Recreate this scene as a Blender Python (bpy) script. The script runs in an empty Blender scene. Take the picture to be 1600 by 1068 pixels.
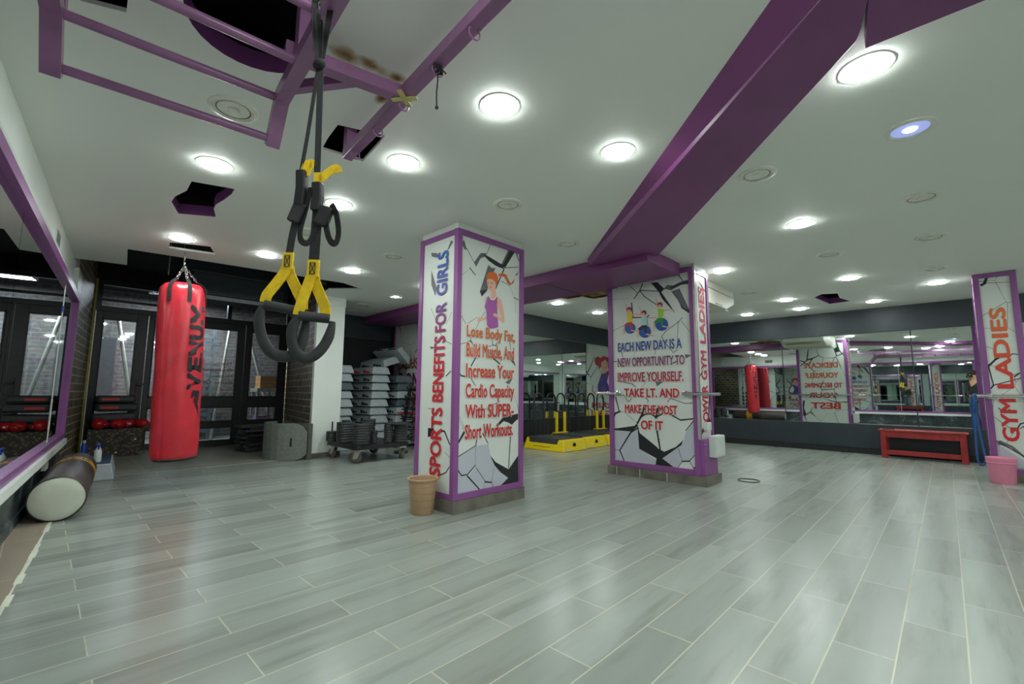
import bpy, bmesh, math, random
from mathutils import Vector, Matrix
from mathutils.geometry import tessellate_polygon
PI = math.pi
random.seed(7)
SC = bpy.context.scene
COL = SC.collection

# ---------------------------------------------------------------- camera, world, exposure
cam_d = bpy.data.cameras.new('camera')
cam = bpy.data.objects.new('camera', cam_d); COL.objects.link(cam)
YAW, PITCH, ROLL = -0.7651, 0.1118, -0.0073
cy, sy, cp, sp, cr, sr = math.cos(YAW), math.sin(YAW), math.cos(PITCH), math.sin(PITCH), math.cos(ROLL), math.sin(ROLL)
fwd = Vector((sy*cp, cy*cp, sp)); rgt = Vector((cy, -sy, 0)); dwn = fwd.cross(rgt)
ax = cr*rgt + sr*dwn; ay = -(-sr*rgt + cr*dwn); az = -fwd
cam.matrix_world = Matrix(((ax.x, ay.x, az.x, 0), (ax.y, ay.y, az.y, 0), (ax.z, ay.z, az.z, 1.0), (0, 0, 0, 1)))
cam_d.sensor_width = 36.0; cam_d.lens = 36.0*703/1600; cam_d.clip_start = 0.02; cam_d.clip_end = 60
SC.camera = cam
SC.view_settings.view_transform = 'Standard'; SC.view_settings.look = 'None'
SC.view_settings.gamma = 1.0; SC.view_settings.use_curve_mapping = False
SC.view_settings.exposure = 1.92
wd = bpy.data.worlds.new('night'); SC.world = wd; wd.use_nodes = True
wd.node_tree.nodes['Background'].inputs[0].default_value = (0.05, 0.07, 0.09, 1)
wd.node_tree.nodes['Background'].inputs[1].default_value = 0.4
LAMP = 26.0          # radiance of the lit downlight discs
SC.cycles.max_bounces = 12; SC.cycles.glossy_bounces = 7; SC.cycles.diffuse_bounces = 8; SC.cycles.transparent_max_bounces = 12
SC.cycles.sample_clamp_indirect = 8.0
SC.cycles.caustics_reflective = True; SC.cycles.blur_glossy = 0.8; SC.cycles.caustics_refractive = False

# ---------------------------------------------------------------- materials
def lin(c):
    o = []
    for v in c:
        v /= 255.0
        o.append(v/12.92 if v <= 0.04045 else ((v+0.055)/1.055)**2.4)
    return (*o, 1.0)
def nm(name):
    m = bpy.data.materials.new(name); m.use_nodes = True
    return m, m.node_tree.nodes, m.node_tree.links, m.node_tree.nodes['Principled BSDF']
def mat(name, c, rough=0.5, metal=0.0, var=0.06, scale=18.0, bump=0.0, spec=0.5):
    m, N, L, b = nm(name)
    col = lin(c)
    b.inputs['Roughness'].default_value = rough; b.inputs['Metallic'].default_value = metal
    b.inputs['Specular IOR Level'].default_value = spec
    tc = N.new('ShaderNodeTexCoord'); nz = N.new('ShaderNodeTexNoise'); nz.inputs['Scale'].default_value = scale
    nz.inputs['Detail'].default_value = 4
    L.new(tc.outputs['Object'], nz.inputs['Vector'])
    rp = N.new('ShaderNodeValToRGB'); e = rp.color_ramp.elements
    e[0].position = 0.3; e[1].position = 0.7
    e[0].color = tuple(max(0, v*(1-var*2)) for v in col[:3])+(1,); e[1].color = tuple(min(1, v*(1+var*2)) for v in col[:3])+(1,)
    L.new(nz.outputs['Fac'], rp.inputs['Fac']); L.new(rp.outputs['Color'], b.inputs['Base Color'])
    if bump:
        bp = N.new('ShaderNodeBump'); bp.inputs['Strength'].default_value = bump; bp.inputs['Distance'].default_value = 0.01
        L.new(nz.outputs['Fac'], bp.inputs['Height']); L.new(bp.outputs['Normal'], b.inputs['Normal'])
    return m
def emis(name, c, s):
    m, N, L, b = nm(name)
    b.inputs['Base Color'].default_value = (0.8, 0.8, 0.8, 1)
    b.inputs['Emission Color'].default_value = lin(c); b.inputs['Emission Strength'].default_value = s
    return m
def ramp(N, stops, constant=False):
    r = N.new('ShaderNodeValToRGB'); e = r.color_ramp.elements
    if constant: r.color_ramp.interpolation = 'CONSTANT'
    while len(e) < len(stops): e.new(0.5)
    for k, (p, c) in enumerate(stops): e[k].position = p; e[k].color = c if len(c) == 4 else lin(c)
    return r
M = {}
M['lamp'] = emis('lamp_glow', (246, 255, 250), LAMP)
M['lamp_blue'] = emis('lamp_blue_glow', (130, 150, 245), 0.16)
M['lamp_blue_core'] = emis('lamp_blue_core', (190, 205, 255), 1.2)
M['white_wall'] = mat('white_wall_paint', (222, 228, 222), 0.55, var=0.015, scale=3)
M['purple'] = mat('purple_paint', (138, 80, 142), 0.33, var=0.04, scale=6)
M['purple_box'] = mat('purple_boarding', (122, 62, 117), 0.42, var=0.03, scale=4)
M['purple_rig'] = mat('purple_enamel_steel', (146, 102, 142), 0.28, var=0.05, scale=9)
M['panel'] = mat('printed_white_panel', (214, 219, 213), 0.4, var=0.012, scale=2)
M['black'] = mat('black_plastic', (26, 27, 29), 0.45)
M['dark_alu'] = mat('black_door_aluminium', (30, 35, 38), 0.4, var=0.08)
M['rubber'] = mat('black_rubber', (50, 53, 55), 0.45, var=0.1, bump=0.05)
M['void'] = mat('dark_ceiling_void', (24, 28, 30), 0.9, var=0.15, scale=5)
M['soffit'] = mat('dark_slate_paint', (36, 45, 52), 0.5, var=0.06, scale=5)
M['alcove'] = mat('near_black_paint', (22, 26, 29), 0.7, var=0.1)
M['base_black'] = mat('black_skirting', (22, 26, 28), 0.4)
M['red_vinyl'] = mat('red_vinyl', (204, 46, 60), 0.3, var=0.06, scale=7, bump=0.12)
M['red_wood'] = mat('red_painted_wood', (148, 36, 36), 0.4, var=0.12, scale=12)
M['red'] = mat('red_plastic', (200, 35, 40), 0.4)
M['red_glove'] = mat('red_glove_leather', (178, 22, 32), 0.3, var=0.1)
M['yellow'] = mat('yellow_plastic', (235, 205, 12), 0.4, var=0.03)
M['yellow_web'] = mat('yellow_webbing', (226, 190, 20), 0.7, var=0.06, scale=60)
M['orange_band'] = mat('yellow_orange_band', (228, 160, 30), 0.5)
M['webbing'] = mat('black_webbing', (34, 36, 37), 0.75, var=0.15, scale=70)
M['foam_grip'] = mat('grey_foam_grip', (50, 53, 54), 0.75, bump=0.1)
M['brown_vinyl'] = mat('dark_brown_vinyl', (66, 56, 54), 0.5, var=0.12, scale=5, bump=0.1)
M['off_white'] = mat('off_white_canvas', (206, 210, 194), 0.7, var=0.07, scale=4)
M['step_grey'] = mat('grey_step_plastic', (168, 178, 182), 0.5, var=0.05)
M['step_dark'] = mat('dark_grey_step_plastic', (82, 94, 100), 0.5, var=0.05)
M['blue_top'] = mat('blue_ribbed_rubber', (40, 62, 92), 0.6)
M['blue'] = mat('blue_plastic', (30, 70, 190), 0.35)
M['blue_band'] = mat('blue_latex', (38, 84, 150), 0.5)
M['mat_grey'] = mat('grey_foam_sheet', (112, 117, 111), 0.8, var=0.08, scale=30, bump=0.08)
M['mat_grey_dark'] = mat('darker_foam_sheet', (92, 93, 89), 0.8, var=0.08, scale=30, bump=0.08)
M['steel'] = mat('chromed_steel', (205, 208, 208), 0.18, 1.0, var=0.02)
M['galv'] = mat('galvanised_steel', (190, 190, 180), 0.4, 0.7)
M['tyre'] = mat('caster_tyre', (92, 88, 80), 0.7)
M['tan'] = mat('tan_plastic', (178, 146, 112), 0.5, var=0.02)
M['tan_dark'] = mat('tan_groove', (134, 106, 80), 0.6, var=0.02)
M['pink'] = mat('pink_plastic', (232, 140, 170), 0.45, var=0.02)
M['box_white'] = mat('white_plastic_box', (206, 214, 208), 0.45, var=0.02)
M['ac_white'] = mat('ivory_ac_plastic', (214, 214, 200), 0.45, var=0.03)
M['lamp_dead'] = mat('grey_green_glass', (236, 240, 230), 0.25, var=0.05)
M['lamp_rim'] = mat('white_lamp_rim', (214, 218, 210), 0.35)
M['lamp_rim_old'] = mat('yellowed_lamp_rim', (222, 224, 212), 0.35)
M['rust'] = mat('rusty_insulation', (150, 118, 78), 0.9, var=0.4, scale=9)
M['wain_black'] = mat('black_wainscot', (28, 34, 37), 0.45, var=0.12, scale=6)
M['plinth'] = mat('grey_brown_wood_tile', (108, 104, 94), 0.4, var=0.16, scale=7)
M['skin'] = mat('skin', (202, 150, 120), 0.5)
M['jacket'] = mat('dark_olive_jacket', (34, 40, 34), 0.8)
M['jeans'] = mat('grey_blue_jeans', (92, 108, 122), 0.8)
M['hair'] = mat('dark_hair', (30, 22, 18), 0.6)
M['card'] = mat('cardboard_tan', (150, 112, 66), 0.8)
M['lilac'] = mat('lilac_plastic', (128, 96, 160), 0.5)
M['yellow_trim'] = mat('yellowish_sealant', (176, 170, 92), 0.7)
for k, c in dict(k=(34, 36, 40), g=(98, 102, 106), s=(186, 190, 200), hair=(214, 104, 34), skin=(230, 176, 152), top=(166, 84, 164), white=(240, 240, 236),
                 red=(200, 50, 50), dark=(48, 50, 60), ball=(32, 84, 164), pantsr=(190, 56, 56), yellow=(222, 196, 50), hairr=(150, 56, 40), hairb=(96, 60, 52),
                 lblue=(172, 214, 218), green=(40, 138, 70), lime=(160, 205, 50), mred=(178, 44, 52), mblue=(62, 62, 150), mviolet=(112, 62, 140), mline=(196, 100, 120)).items():
    M['ink_'+k] = mat('ink_'+k, c, 0.42, var=0.015, scale=3)

def gradient_mat(name, z0, z1, stops):
    m, N, L, b = nm(name)
    tc = N.new('ShaderNodeTexCoord'); sx = N.new('ShaderNodeSeparateXYZ'); L.new(tc.outputs['Object'], sx.inputs[0])
    mr = N.new('ShaderNodeMapRange'); mr.inputs[1].default_value = z0; mr.inputs[2].default_value = z1
    L.new(sx.outputs['Z'], mr.inputs[0]); r = ramp(N, stops); L.new(mr.outputs[0], r.inputs[0])
    L.new(r.outputs[0], b.inputs['Base Color']); b.inputs['Roughness'].default_value = 0.45
    return m
def crack_mat(name, scale=2.6, rot=0.0):
    """white printed panel with black fracture lines and a few grey shards"""
    m, N, L, b = nm(name)
    tc = N.new('ShaderNodeTexCoord'); mp = N.new('ShaderNodeMapping'); mp.inputs['Rotation'].default_value = (rot, rot*0.7, rot*1.3)
    mp.inputs['Scale'].default_value = (1, 1, 0.8)
    L.new(tc.outputs['Object'], mp.inputs[0])
    v = N.new('ShaderNodeTexVoronoi'); v.feature = 'DISTANCE_TO_EDGE'; v.inputs['Scale'].default_value = scale; L.new(mp.outputs[0], v.inputs['Vector'])
    n = N.new('ShaderNodeTexNoise'); n.inputs['Scale'].default_value = 1.7; L.new(mp.outputs[0], n.inputs['Vector'])
    th = N.new('ShaderNodeMapRange'); th.inputs[1].default_value = 0.45; th.inputs[2].default_value = 0.75; th.inputs[3].default_value = 0.004; th.inputs[4].default_value = 0.05
    L.new(n.outputs['Fac'], th.inputs[0])
    lt = N.new('ShaderNodeMath'); lt.operation = 'LESS_THAN'; L.new(v.outputs['Distance'], lt.inputs[0]); L.new(th.outputs[0], lt.inputs[1])
    mx = N.new('ShaderNodeMix'); mx.data_type = 'RGBA'; mx.inputs[6].default_value = lin((212, 217, 211)); mx.inputs[7].default_value = lin((44, 46, 52))
    L.new(lt.outputs[0], mx.inputs[0]); L.new(mx.outputs[2], b.inputs['Base Color']); b.inputs['Roughness'].default_value = 0.4
    return m
M['crack_a'] = crack_mat('cracked_wall_print', 2.4, 0.3)
M['crack_b'] = crack_mat('cracked_wall_print_fine', 3.0, 1.1)

def brick_mat(name, c1, c2, cm, w, h, mortar, vec, rough=0.7, bump=0.4, streak=None, offset=0.5, shift=(0, 0), bias=0.0, mcol_noise=False, spec=0.5):
    """vec: 'xy'-like axis letters for U and V"""
    m, N, L, b = nm(name)
    tc = N.new('ShaderNodeTexCoord'); sx = N.new('ShaderNodeSeparateXYZ'); L.new(tc.outputs['Object'], sx.inputs[0])
    cb = N.new('ShaderNodeCombineXYZ')
    for k, a in enumerate(vec):
        ad = N.new('ShaderNodeMath'); ad.operation = 'ADD'; ad.inputs[1].default_value = shift[k]
        L.new(sx.outputs['XYZ'.index(a.upper())], ad.inputs[0]); L.new(ad.outputs[0], cb.inputs[k])
    br = N.new('ShaderNodeTexBrick'); br.offset = offset; br.squash = 1.0
    br.inputs['Scale'].default_value = 1.0; br.inputs['Brick Width'].default_value = w; br.inputs['Row Height'].default_value = h
    br.inputs['Mortar Size'].default_value = mortar; br.inputs['Mortar Smooth'].default_value = 0.1; br.inputs['Bias'].default_value = bias
    br.inputs['Color1'].default_value = lin(c1); br.inputs['Color2'].default_value = lin(c2); br.inputs['Mortar'].default_value = lin(cm)
    L.new(cb.outputs[0], br.inputs['Vector'])
    out = br.outputs['Color']
    if streak:
        mp = N.new('ShaderNodeMapping'); mp.inputs['Scale'].default_value = streak; L.new(cb.outputs[0], mp.inputs[0])
        # every plank starts its grain elsewhere
        wn = N.new('ShaderNodeTexNoise'); wn.inputs['Scale'].default_value = 1.0; wn.inputs['Detail'].default_value = 6; wn.inputs['Roughness'].default_value = 0.6
        mul = N.new('ShaderNodeVectorMath'); mul.operation = 'ADD'
        ml2 = N.new('ShaderNodeVectorMath'); ml2.operation = 'SCALE'; ml2.inputs['Scale'].default_value = 40.0
        L.new(br.outputs['Color'], ml2.inputs[0]); L.new(mp.outputs[0], mul.inputs[0]); L.new(ml2.outputs[0], mul.inputs[1]); L.new(mul.outputs[0], wn.inputs['Vector'])
        rp = ramp(N, [(0.30, (0.72, 0.71, 0.69, 1)), (0.48, (0.97, 0.97, 0.97, 1)), (0.75, (1.06, 1.07, 1.07, 1))]); L.new(wn.outputs['Fac'], rp.inputs[0])
        mx = N.new('ShaderNodeMix'); mx.data_type = 'RGBA'; mx.blend_type = 'MULTIPLY'; mx.inputs[0].default_value = 1.0
        L.new(out, mx.inputs[6]); L.new(rp.outputs[0], mx.inputs[7]); out = mx.outputs[2]
    else:
        nz = N.new('ShaderNodeTexNoise'); nz.inputs['Scale'].default_value = 14; L.new(cb.outputs[0], nz.inputs['Vector'])
        rp = ramp(N, [(0.3, (0.6, 0.6, 0.6, 1)), (0.7, (1.15, 1.15, 1.15, 1))]); L.new(nz.outputs['Fac'], rp.inputs[0])
        mx = N.new('ShaderNodeMix'); mx.data_type = 'RGBA'; mx.blend_type = 'MULTIPLY'; mx.inputs[0].default_value = 1.0
        L.new(out, mx.inputs[6]); L.new(rp.outputs[0], mx.inputs[7]); out = mx.outputs[2]
    L.new(out, b.inputs['Base Color']); b.inputs['Roughness'].default_value = rough; b.inputs['Specular IOR Level'].default_value = spec
    bp = N.new('ShaderNodeBump'); bp.inputs['Strength'].default_value = bump; bp.inputs['Distance'].default_value = 0.004; bp.invert = True
    L.new(br.outputs['Fac'], bp.inputs['Height']); L.new(bp.outputs['Normal'], b.inputs['Normal'])
    return m
M['floor'] = brick_mat('grey_wood_plank_tiles', (146, 153, 146), (130, 136, 129), (178, 177, 158), 0.85, 0.2, 0.0028, 'yx', 0.27, 0.25, streak=(1.1, 9, 1), shift=(-2.76+8.5, 0.01+10.0))
M['floor_strip'] = brick_mat('brown_grey_plank_tiles', (152, 140, 124), (140, 130, 116), (186, 178, 158), 0.85, 0.2, 0.003, 'xy', 0.45, 0.25, streak=(1.1, 9, 1), shift=(10, 10.08))
M['floor_recess'] = brick_mat('dark_grey_plank_tiles', (150, 149, 138), (132, 132, 122), (188, 184, 164), 1.2, 0.6, 0.004, 'xy', 0.4, 0.25, streak=(2, 7, 1), shift=(20.1, 10.4))
M['brick'] = brick_mat('mixed_brown_green_clinker', (142, 116, 84), (74, 84, 76), (206, 198, 168), 0.21, 0.108, 0.007, 'xz', 0.5, 0.6)
M['brick_out'] = brick_mat('old_street_brick', (116, 106, 102), (102, 100, 100), (134, 132, 130), 0.22, 0.075, 0.008, 'yz', 0.8, 0.5)

m, N, L, b = nm('white_ceiling_board'); M['ceiling'] = m
tc = N.new('ShaderNodeTexCoord'); base = None
def spot(cx, cy_, rx, ry):
    mp = N.new('ShaderNodeMapping'); mp.inputs['Location'].default_value = (-cx/rx, -cy_/ry, 0); mp.inputs['Scale'].default_value = (1/rx, 1/ry, 0)
    L.new(tc.outputs['Object'], mp.inputs[0])
    nz = N.new('ShaderNodeTexNoise'); nz.inputs['Scale'].default_value = 9; nz.inputs['Detail'].default_value = 5; L.new(tc.outputs['Object'], nz.inputs['Vector'])
    ln = N.new('ShaderNodeVectorMath'); ln.operation = 'LENGTH'; L.new(mp.outputs[0], ln.inputs[0])
    ad = N.new('ShaderNodeMath'); ad.operation = 'MULTIPLY_ADD'; ad.inputs[1].default_value = 1.6; ad.inputs[2].default_value = -0.8; L.new(nz.outputs['Fac'], ad.inputs[0])
    a2 = N.new('ShaderNodeMath'); a2.operation = 'ADD'; L.new(ln.outputs['Value'], a2.inputs[0]); L.new(ad.outputs[0], a2.inputs[1])
    return a2.outputs[0]
prev = None
for s_ in ((-1.835, 0.82, 0.06, 0.10), (-1.81, 0.95, 0.05, 0.14), (-1.80, 1.06, 0.05, 0.07), (-1.99, 1.09, 0.06, 0.04)):
    o = spot(*s_)
    if prev is None: prev = o
    else:
        mn = N.new('ShaderNodeMath'); mn.operation = 'MINIMUM'; L.new(prev, mn.inputs[0]); L.new(o, mn.inputs[1]); prev = mn.outputs[0]
rp = ramp(N, [(0.0, (84, 62, 40)), (0.35, (150, 118, 78)), (0.75, (205, 198, 176)), (1.0, (232, 236, 230))]); L.new(prev, rp.inputs[0]); L.new(rp.outputs[0], b.inputs['Base Color'])
b.inputs['Roughness'].default_value = 0.6

m, N, L, b = nm('wall_mirror_glass'); M['mirror'] = m
b.inputs['Base Color'].default_value = (0.74, 0.80, 0.78, 1); b.inputs['Metallic'].default_value = 1; b.inputs['Roughness'].default_value = 0.012
tc = N.new('ShaderNodeTexCoord'); nz = N.new('ShaderNodeTexNoise'); nz.inputs['Scale'].default_value = 30; L.new(tc.outputs['Object'], nz.inputs['Vector'])
mr = N.new('ShaderNodeMapRange'); mr.inputs[1].default_value = 0.5; mr.inputs[2].default_value = 0.9; mr.inputs[3].default_value = 0.008; mr.inputs[4].default_value = 0.05
L.new(nz.outputs['Fac'], mr.inputs[0]); L.new(mr.outputs[0], b.inputs['Roughness'])

m, N, L, b = nm('door_glass'); M['glass'] = m
tr = N.new('ShaderNodeBsdfTransparent'); tr.inputs[0].default_value = (0.80, 0.84, 0.86, 1)
gl = N.new('ShaderNodeBsdfGlossy'); gl.inputs['Roughness'].default_value = 0.03
mxs = N.new('ShaderNodeMixShader'); fr = N.new('ShaderNodeFresnel'); fr.inputs['IOR'].default_value = 1.6
ad = N.new('ShaderNodeMath'); ad.operation = 'ADD'; ad.inputs[1].default_value = 0.09; L.new(fr.outputs[0], ad.inputs[0]); L.new(ad.outputs[0], mxs.inputs[0])
L.new(tr.outputs[0], mxs.inputs[1]); L.new(gl.outputs[0], mxs.inputs[2]); L.new(mxs.outputs[0], N['Material Output'].inputs['Surface'])

m, N, L, b = nm('monogram_style_carton'); M['carton'] = m
tc = N.new('ShaderNodeTexCoord'); mp = N.new('ShaderNodeMapping'); mp.inputs['Rotation'].default_value = (0.8, 0, 0); L.new(tc.outputs['Object'], mp.inputs[0])
ck = N.new('ShaderNodeTexVoronoi'); ck.inputs['Scale'].default_value = 26; L.new(mp.outputs[0], ck.inputs[0])
nz = N.new('ShaderNodeTexNoise'); nz.inputs['Scale'].default_value = 6; L.new(tc.outputs['Object'], nz.inputs[0])
r1 = ramp(N, [(0.25, (120, 104, 74)), (0.4, (62, 54, 46)), (0.7, (50, 44, 40))]); L.new(ck.outputs['Distance'], r1.inputs[0])
r2 = ramp(N, [(0.35, (0.7, 0.7, 0.7, 1)), (0.7, (1.1, 1.1, 1.1, 1))]); L.new(nz.outputs['Fac'], r2.inputs[0])
mx = N.new('ShaderNodeMix'); mx.data_type = 'RGBA'; mx.blend_type = 'MULTIPLY'; mx.inputs[0].default_value = 1
L.new(r1.outputs[0], mx.inputs[6]); L.new(r2.outputs[0], mx.inputs[7]); L.new(mx.outputs[2], b.inputs['Base Color']); b.inputs['Roughness'].default_value = 0.6

m, N, L, b = nm('dark_marbled_wainscot'); M['marble'] = m
tc = N.new('ShaderNodeTexCoord'); nz = N.new('ShaderNodeTexNoise'); nz.inputs['Scale'].default_value = 4; nz.inputs['Detail'].default_value = 9; nz.inputs['Roughness'].default_value = 0.7
L.new(tc.outputs['Object'], nz.inputs[0]); r1 = ramp(N, [(0.4, (34, 42, 46)), (0.55, (58, 68, 72)), (0.68, (130, 140, 140))]); L.new(nz.outputs['Fac'], r1.inputs[0]); L.new(r1.outputs[0], b.inputs['Base Color'])
b.inputs['Roughness'].default_value = 0.4

# ---------------------------------------------------------------- mesh helpers
class MB:
    def __init__(s): s.v = []; s.f = []; s.mi = []; s.m = 0
    def add(s, vs, fs):
        o = len(s.v); s.v += [tuple(v) for v in vs]
        for f in fs: s.f.append([o+i for i in f]); s.mi.append(s.m)
        return s
    def box(s, x0, x1, y0, y1, z0, z1, T=None):
        vs = [Vector((x, y, z)) for z in (z0, z1) for y in (y0, y1) for x in (x0, x1)]
        if T: vs = [T @ v for v in vs]
        return s.add(vs, [(0, 2, 3, 1), (4, 5, 7, 6), (0, 1, 5, 4), (2, 6, 7, 3), (0, 4, 6, 2), (1, 3, 7, 5)])
    def hexa(s, lo, hi):
        """two quads (lists of 4 points) joined"""
        return s.add(list(lo)+list(hi), [(3, 2, 1, 0), (4, 5, 6, 7), (0, 1, 5, 4), (1, 2, 6, 5), (2, 3, 7, 6), (3, 0, 4, 7)])
    def prism(s, poly, fa, fb):
        """poly of 2d points, fa/fb map (u,v)->3d for the two caps"""
        n = len(poly); vs = [fa(*p) for p in poly]+[fb(*p) for p in poly]
        fs = [(i, (i+1) % n, n+(i+1) % n, n+i) for i in range(n)]
        tri = tessellate_polygon([[Vector((p[0], p[1], 0)) for p in poly]])
        fs += [tuple(t) for t in tri]+[tuple(n+i for i in reversed(t)) for t in tri]
        return s.add(vs, fs)
    def flat(s, poly, fa):
        tri = tessellate_polygon([[Vector((p[0], p[1], 0)) for p in poly]])
        return s.add([fa(*p) for p in poly], [tuple(t) for t in tri])
    def strip(s, pts, w, fa):
        """a flat 2d polyline of width w"""
        for (a, b_) in zip(pts[:-1], pts[1:]):
            d = Vector((b_[0]-a[0], b_[1]-a[1])); l = d.length
            if l < 1e-6: continue
            d /= l; n = Vector((-d.y, d.x))*w/2; e = d*w*0.25
            q = [(a[0]-e.x+n.x, a[1]-e.y+n.y), (a[0]-e.x-n.x, a[1]-e.y-n.y), (b_[0]+e.x-n.x*0.8, b_[1]+e.y-n.y*0.8), (b_[0]+e.x+n.x*0.8, b_[1]+e.y+n.y*0.8)]
            s.add([fa(*p) for p in q], [(0, 1, 2, 3)])
        return s
    def sweep(s, pts, sec, up=None, closed=False, caps=True, taper=None):
        pts = [Vector(p) for p in pts]; n = len(pts); k = len(sec); rings = []
        prevside = None
        for i, p in enumerate(pts):
            if closed: t = pts[(i+1) % n]-pts[i-1]
            else: t = pts[min(i+1, n-1)]-pts[max(i-1, 0)]
            t.normalize()
            if up is not None: side = Vector(up).cross(t)
            elif prevside is not None: side = prevside - t*prevside.dot(t)
            else:
                r = Vector((0, 0, 1)) if abs(t.z) < 0.9 else Vector((1, 0, 0)); side = r.cross(t)
            if side.length < 1e-6: side = prevside if prevside else t.orthogonal()
            side.normalize(); prevside = side; u = t.cross(side)
            f = taper[i] if taper else 1.0
            rings.append([p+side*(a*f)+u*(b_*f) for a, b_ in sec])
        vs = [v for r in rings for v in r]; fs = []
        for i in range(n if closed else n-1):
            j = (i+1) % n
            for q in range(k): fs.append((i*k+q, i*k+(q+1) % k, j*k+(q+1) % k, j*k+q))
        if caps and not closed: fs += [tuple(reversed(range(k))), tuple((n-1)*k+q for q in range(k))]
        return s.add(vs, fs)
    def tube(s, pts, r, n=10, **kw): return s.sweep(pts, [(r*math.cos(2*PI*i/n), r*math.sin(2*PI*i/n)) for i in range(n)], **kw)
    def ribbon(s, pts, w, t, up): return s.sweep(pts, [(-w/2, -t/2), (w/2, -t/2), (w/2, t/2), (-w/2, t/2)], up=up)
    def lathe(s, prof, n=24, T=None, wob=None):
        T = T or Matrix(); vs = []; fs = []
        for j, (r, z) in enumerate(prof):
            for i in range(n):
                a = 2*PI*i/n; rr = r+(wob(a, j, r, z) if wob else 0)
                vs.append(T @ Vector((rr*math.cos(a), rr*math.sin(a), z)))
        for j in range(len(prof)-1):
            for i in range(n): fs.append((j*n+i, j*n+(i+1) % n, (j+1)*n+(i+1) % n, (j+1)*n+i))
        return s.add(vs, fs)
    def ball(s, c, r, n=14, sc=(1, 1, 1), T=None, bumpf=None):
        T = T or Matrix(); vs = []; fs = []; m_ = n//2+1
        for j in range(m_+1):
            th = PI*j/m_
            for i in range(n):
                a = 2*PI*i/n; d = Vector((math.sin(th)*math.cos(a), math.sin(th)*math.sin(a), math.cos(th)))
                k = r*(bumpf(d) if bumpf else 1); vs.append(T @ (Vector(c)+Vector((d.x*sc[0], d.y*sc[1], d.z*sc[2]))*k))
        for j in range(m_):
            for i in range(n): fs.append((j*n+i, (j+1)*n+i, (j+1)*n+(i+1) % n, j*n+(i+1) % n))
        return s.add(vs, fs)
    def build(s, name, mats, parent=None, smooth=False, bevel=0.0, world=False, label=None):
        me = bpy.data.meshes.new(name); me.from_pydata(s.v, [], s.f)
        if not isinstance(mats, (list, tuple)): mats = [mats]
        for mm in mats: me.materials.append(M[mm] if isinstance(mm, str) else mm)
        for p, i in zip(me.polygons, s.mi): p.material_index = i
        bm = bmesh.new(); bm.from_mesh(me); bmesh.ops.remove_doubles(bm, verts=bm.verts, dist=1e-5)
        bmesh.ops.recalc_face_normals(bm, faces=bm.faces); bm.to_mesh(me); bm.free()
        if smooth:
            for p in me.polygons: p.use_smooth = True
            try: me.set_sharp_from_angle(angle=math.radians(40))
            except Exception: pass
        me.update()
        o = bpy.data.objects.new(name, me); COL.objects.link(o)
        if parent is not None:
            o.parent = parent
            if world: o.location = -parent.location
        if bevel:
            bv = o.modifiers.new('bevel', 'BEVEL'); bv.width = bevel; bv.segments = 2; bv.limit_method = 'ANGLE'
        if label: o['label'] = label
        return o
def smooth_pts(pts, k=4):
    P_ = [Vector(p) for p in pts]; P_ = [P_[0]]+P_+[P_[-1]]; o = []
    for i in range(1, len(P_)-2):
        a, b_, c, d = P_[i-1:i+3]
        for j in range(k):
            t = j/k; o.append(.5*((2*b_)+(c-a)*t+(2*a-5*b_+4*c-d)*t*t+(3*b_-a-3*c+d)*t**3))
    return o+[P_[-2]]
def thing(name, label, cat, loc=(0, 0, 0), rz=0.0, group=None, rot=None):
    o = bpy.data.objects.new(name, None); COL.objects.link(o); o.empty_display_size = 0.1
    o.location = loc; o.rotation_euler = rot or (0, 0, rz); o['label'] = label; o['category'] = cat
    if group: o['group'] = group
    return o
def tag(o, label, cat, group=None):
    o['label'] = label; o['category'] = cat
    if group: o['group'] = group
    return o
def struct(o): o['kind'] = 'structure'; return o
def kids(o): return [c for c in o.children]
def dup(root, loc, rz=None, label=None, rot=None):
    r = root.copy(); COL.objects.link(r); r.location = loc
    if rz is not None: r.rotation_euler = (0, 0, rz)
    if rot is not None: r.rotation_euler = rot
    if label: r['label'] = label
    for ch in kids(root):
        c = ch.copy(); COL.objects.link(c); c.parent = r
        for g in kids(ch):
            d = g.copy(); COL.objects.link(d); d.parent = c
    return r

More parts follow.
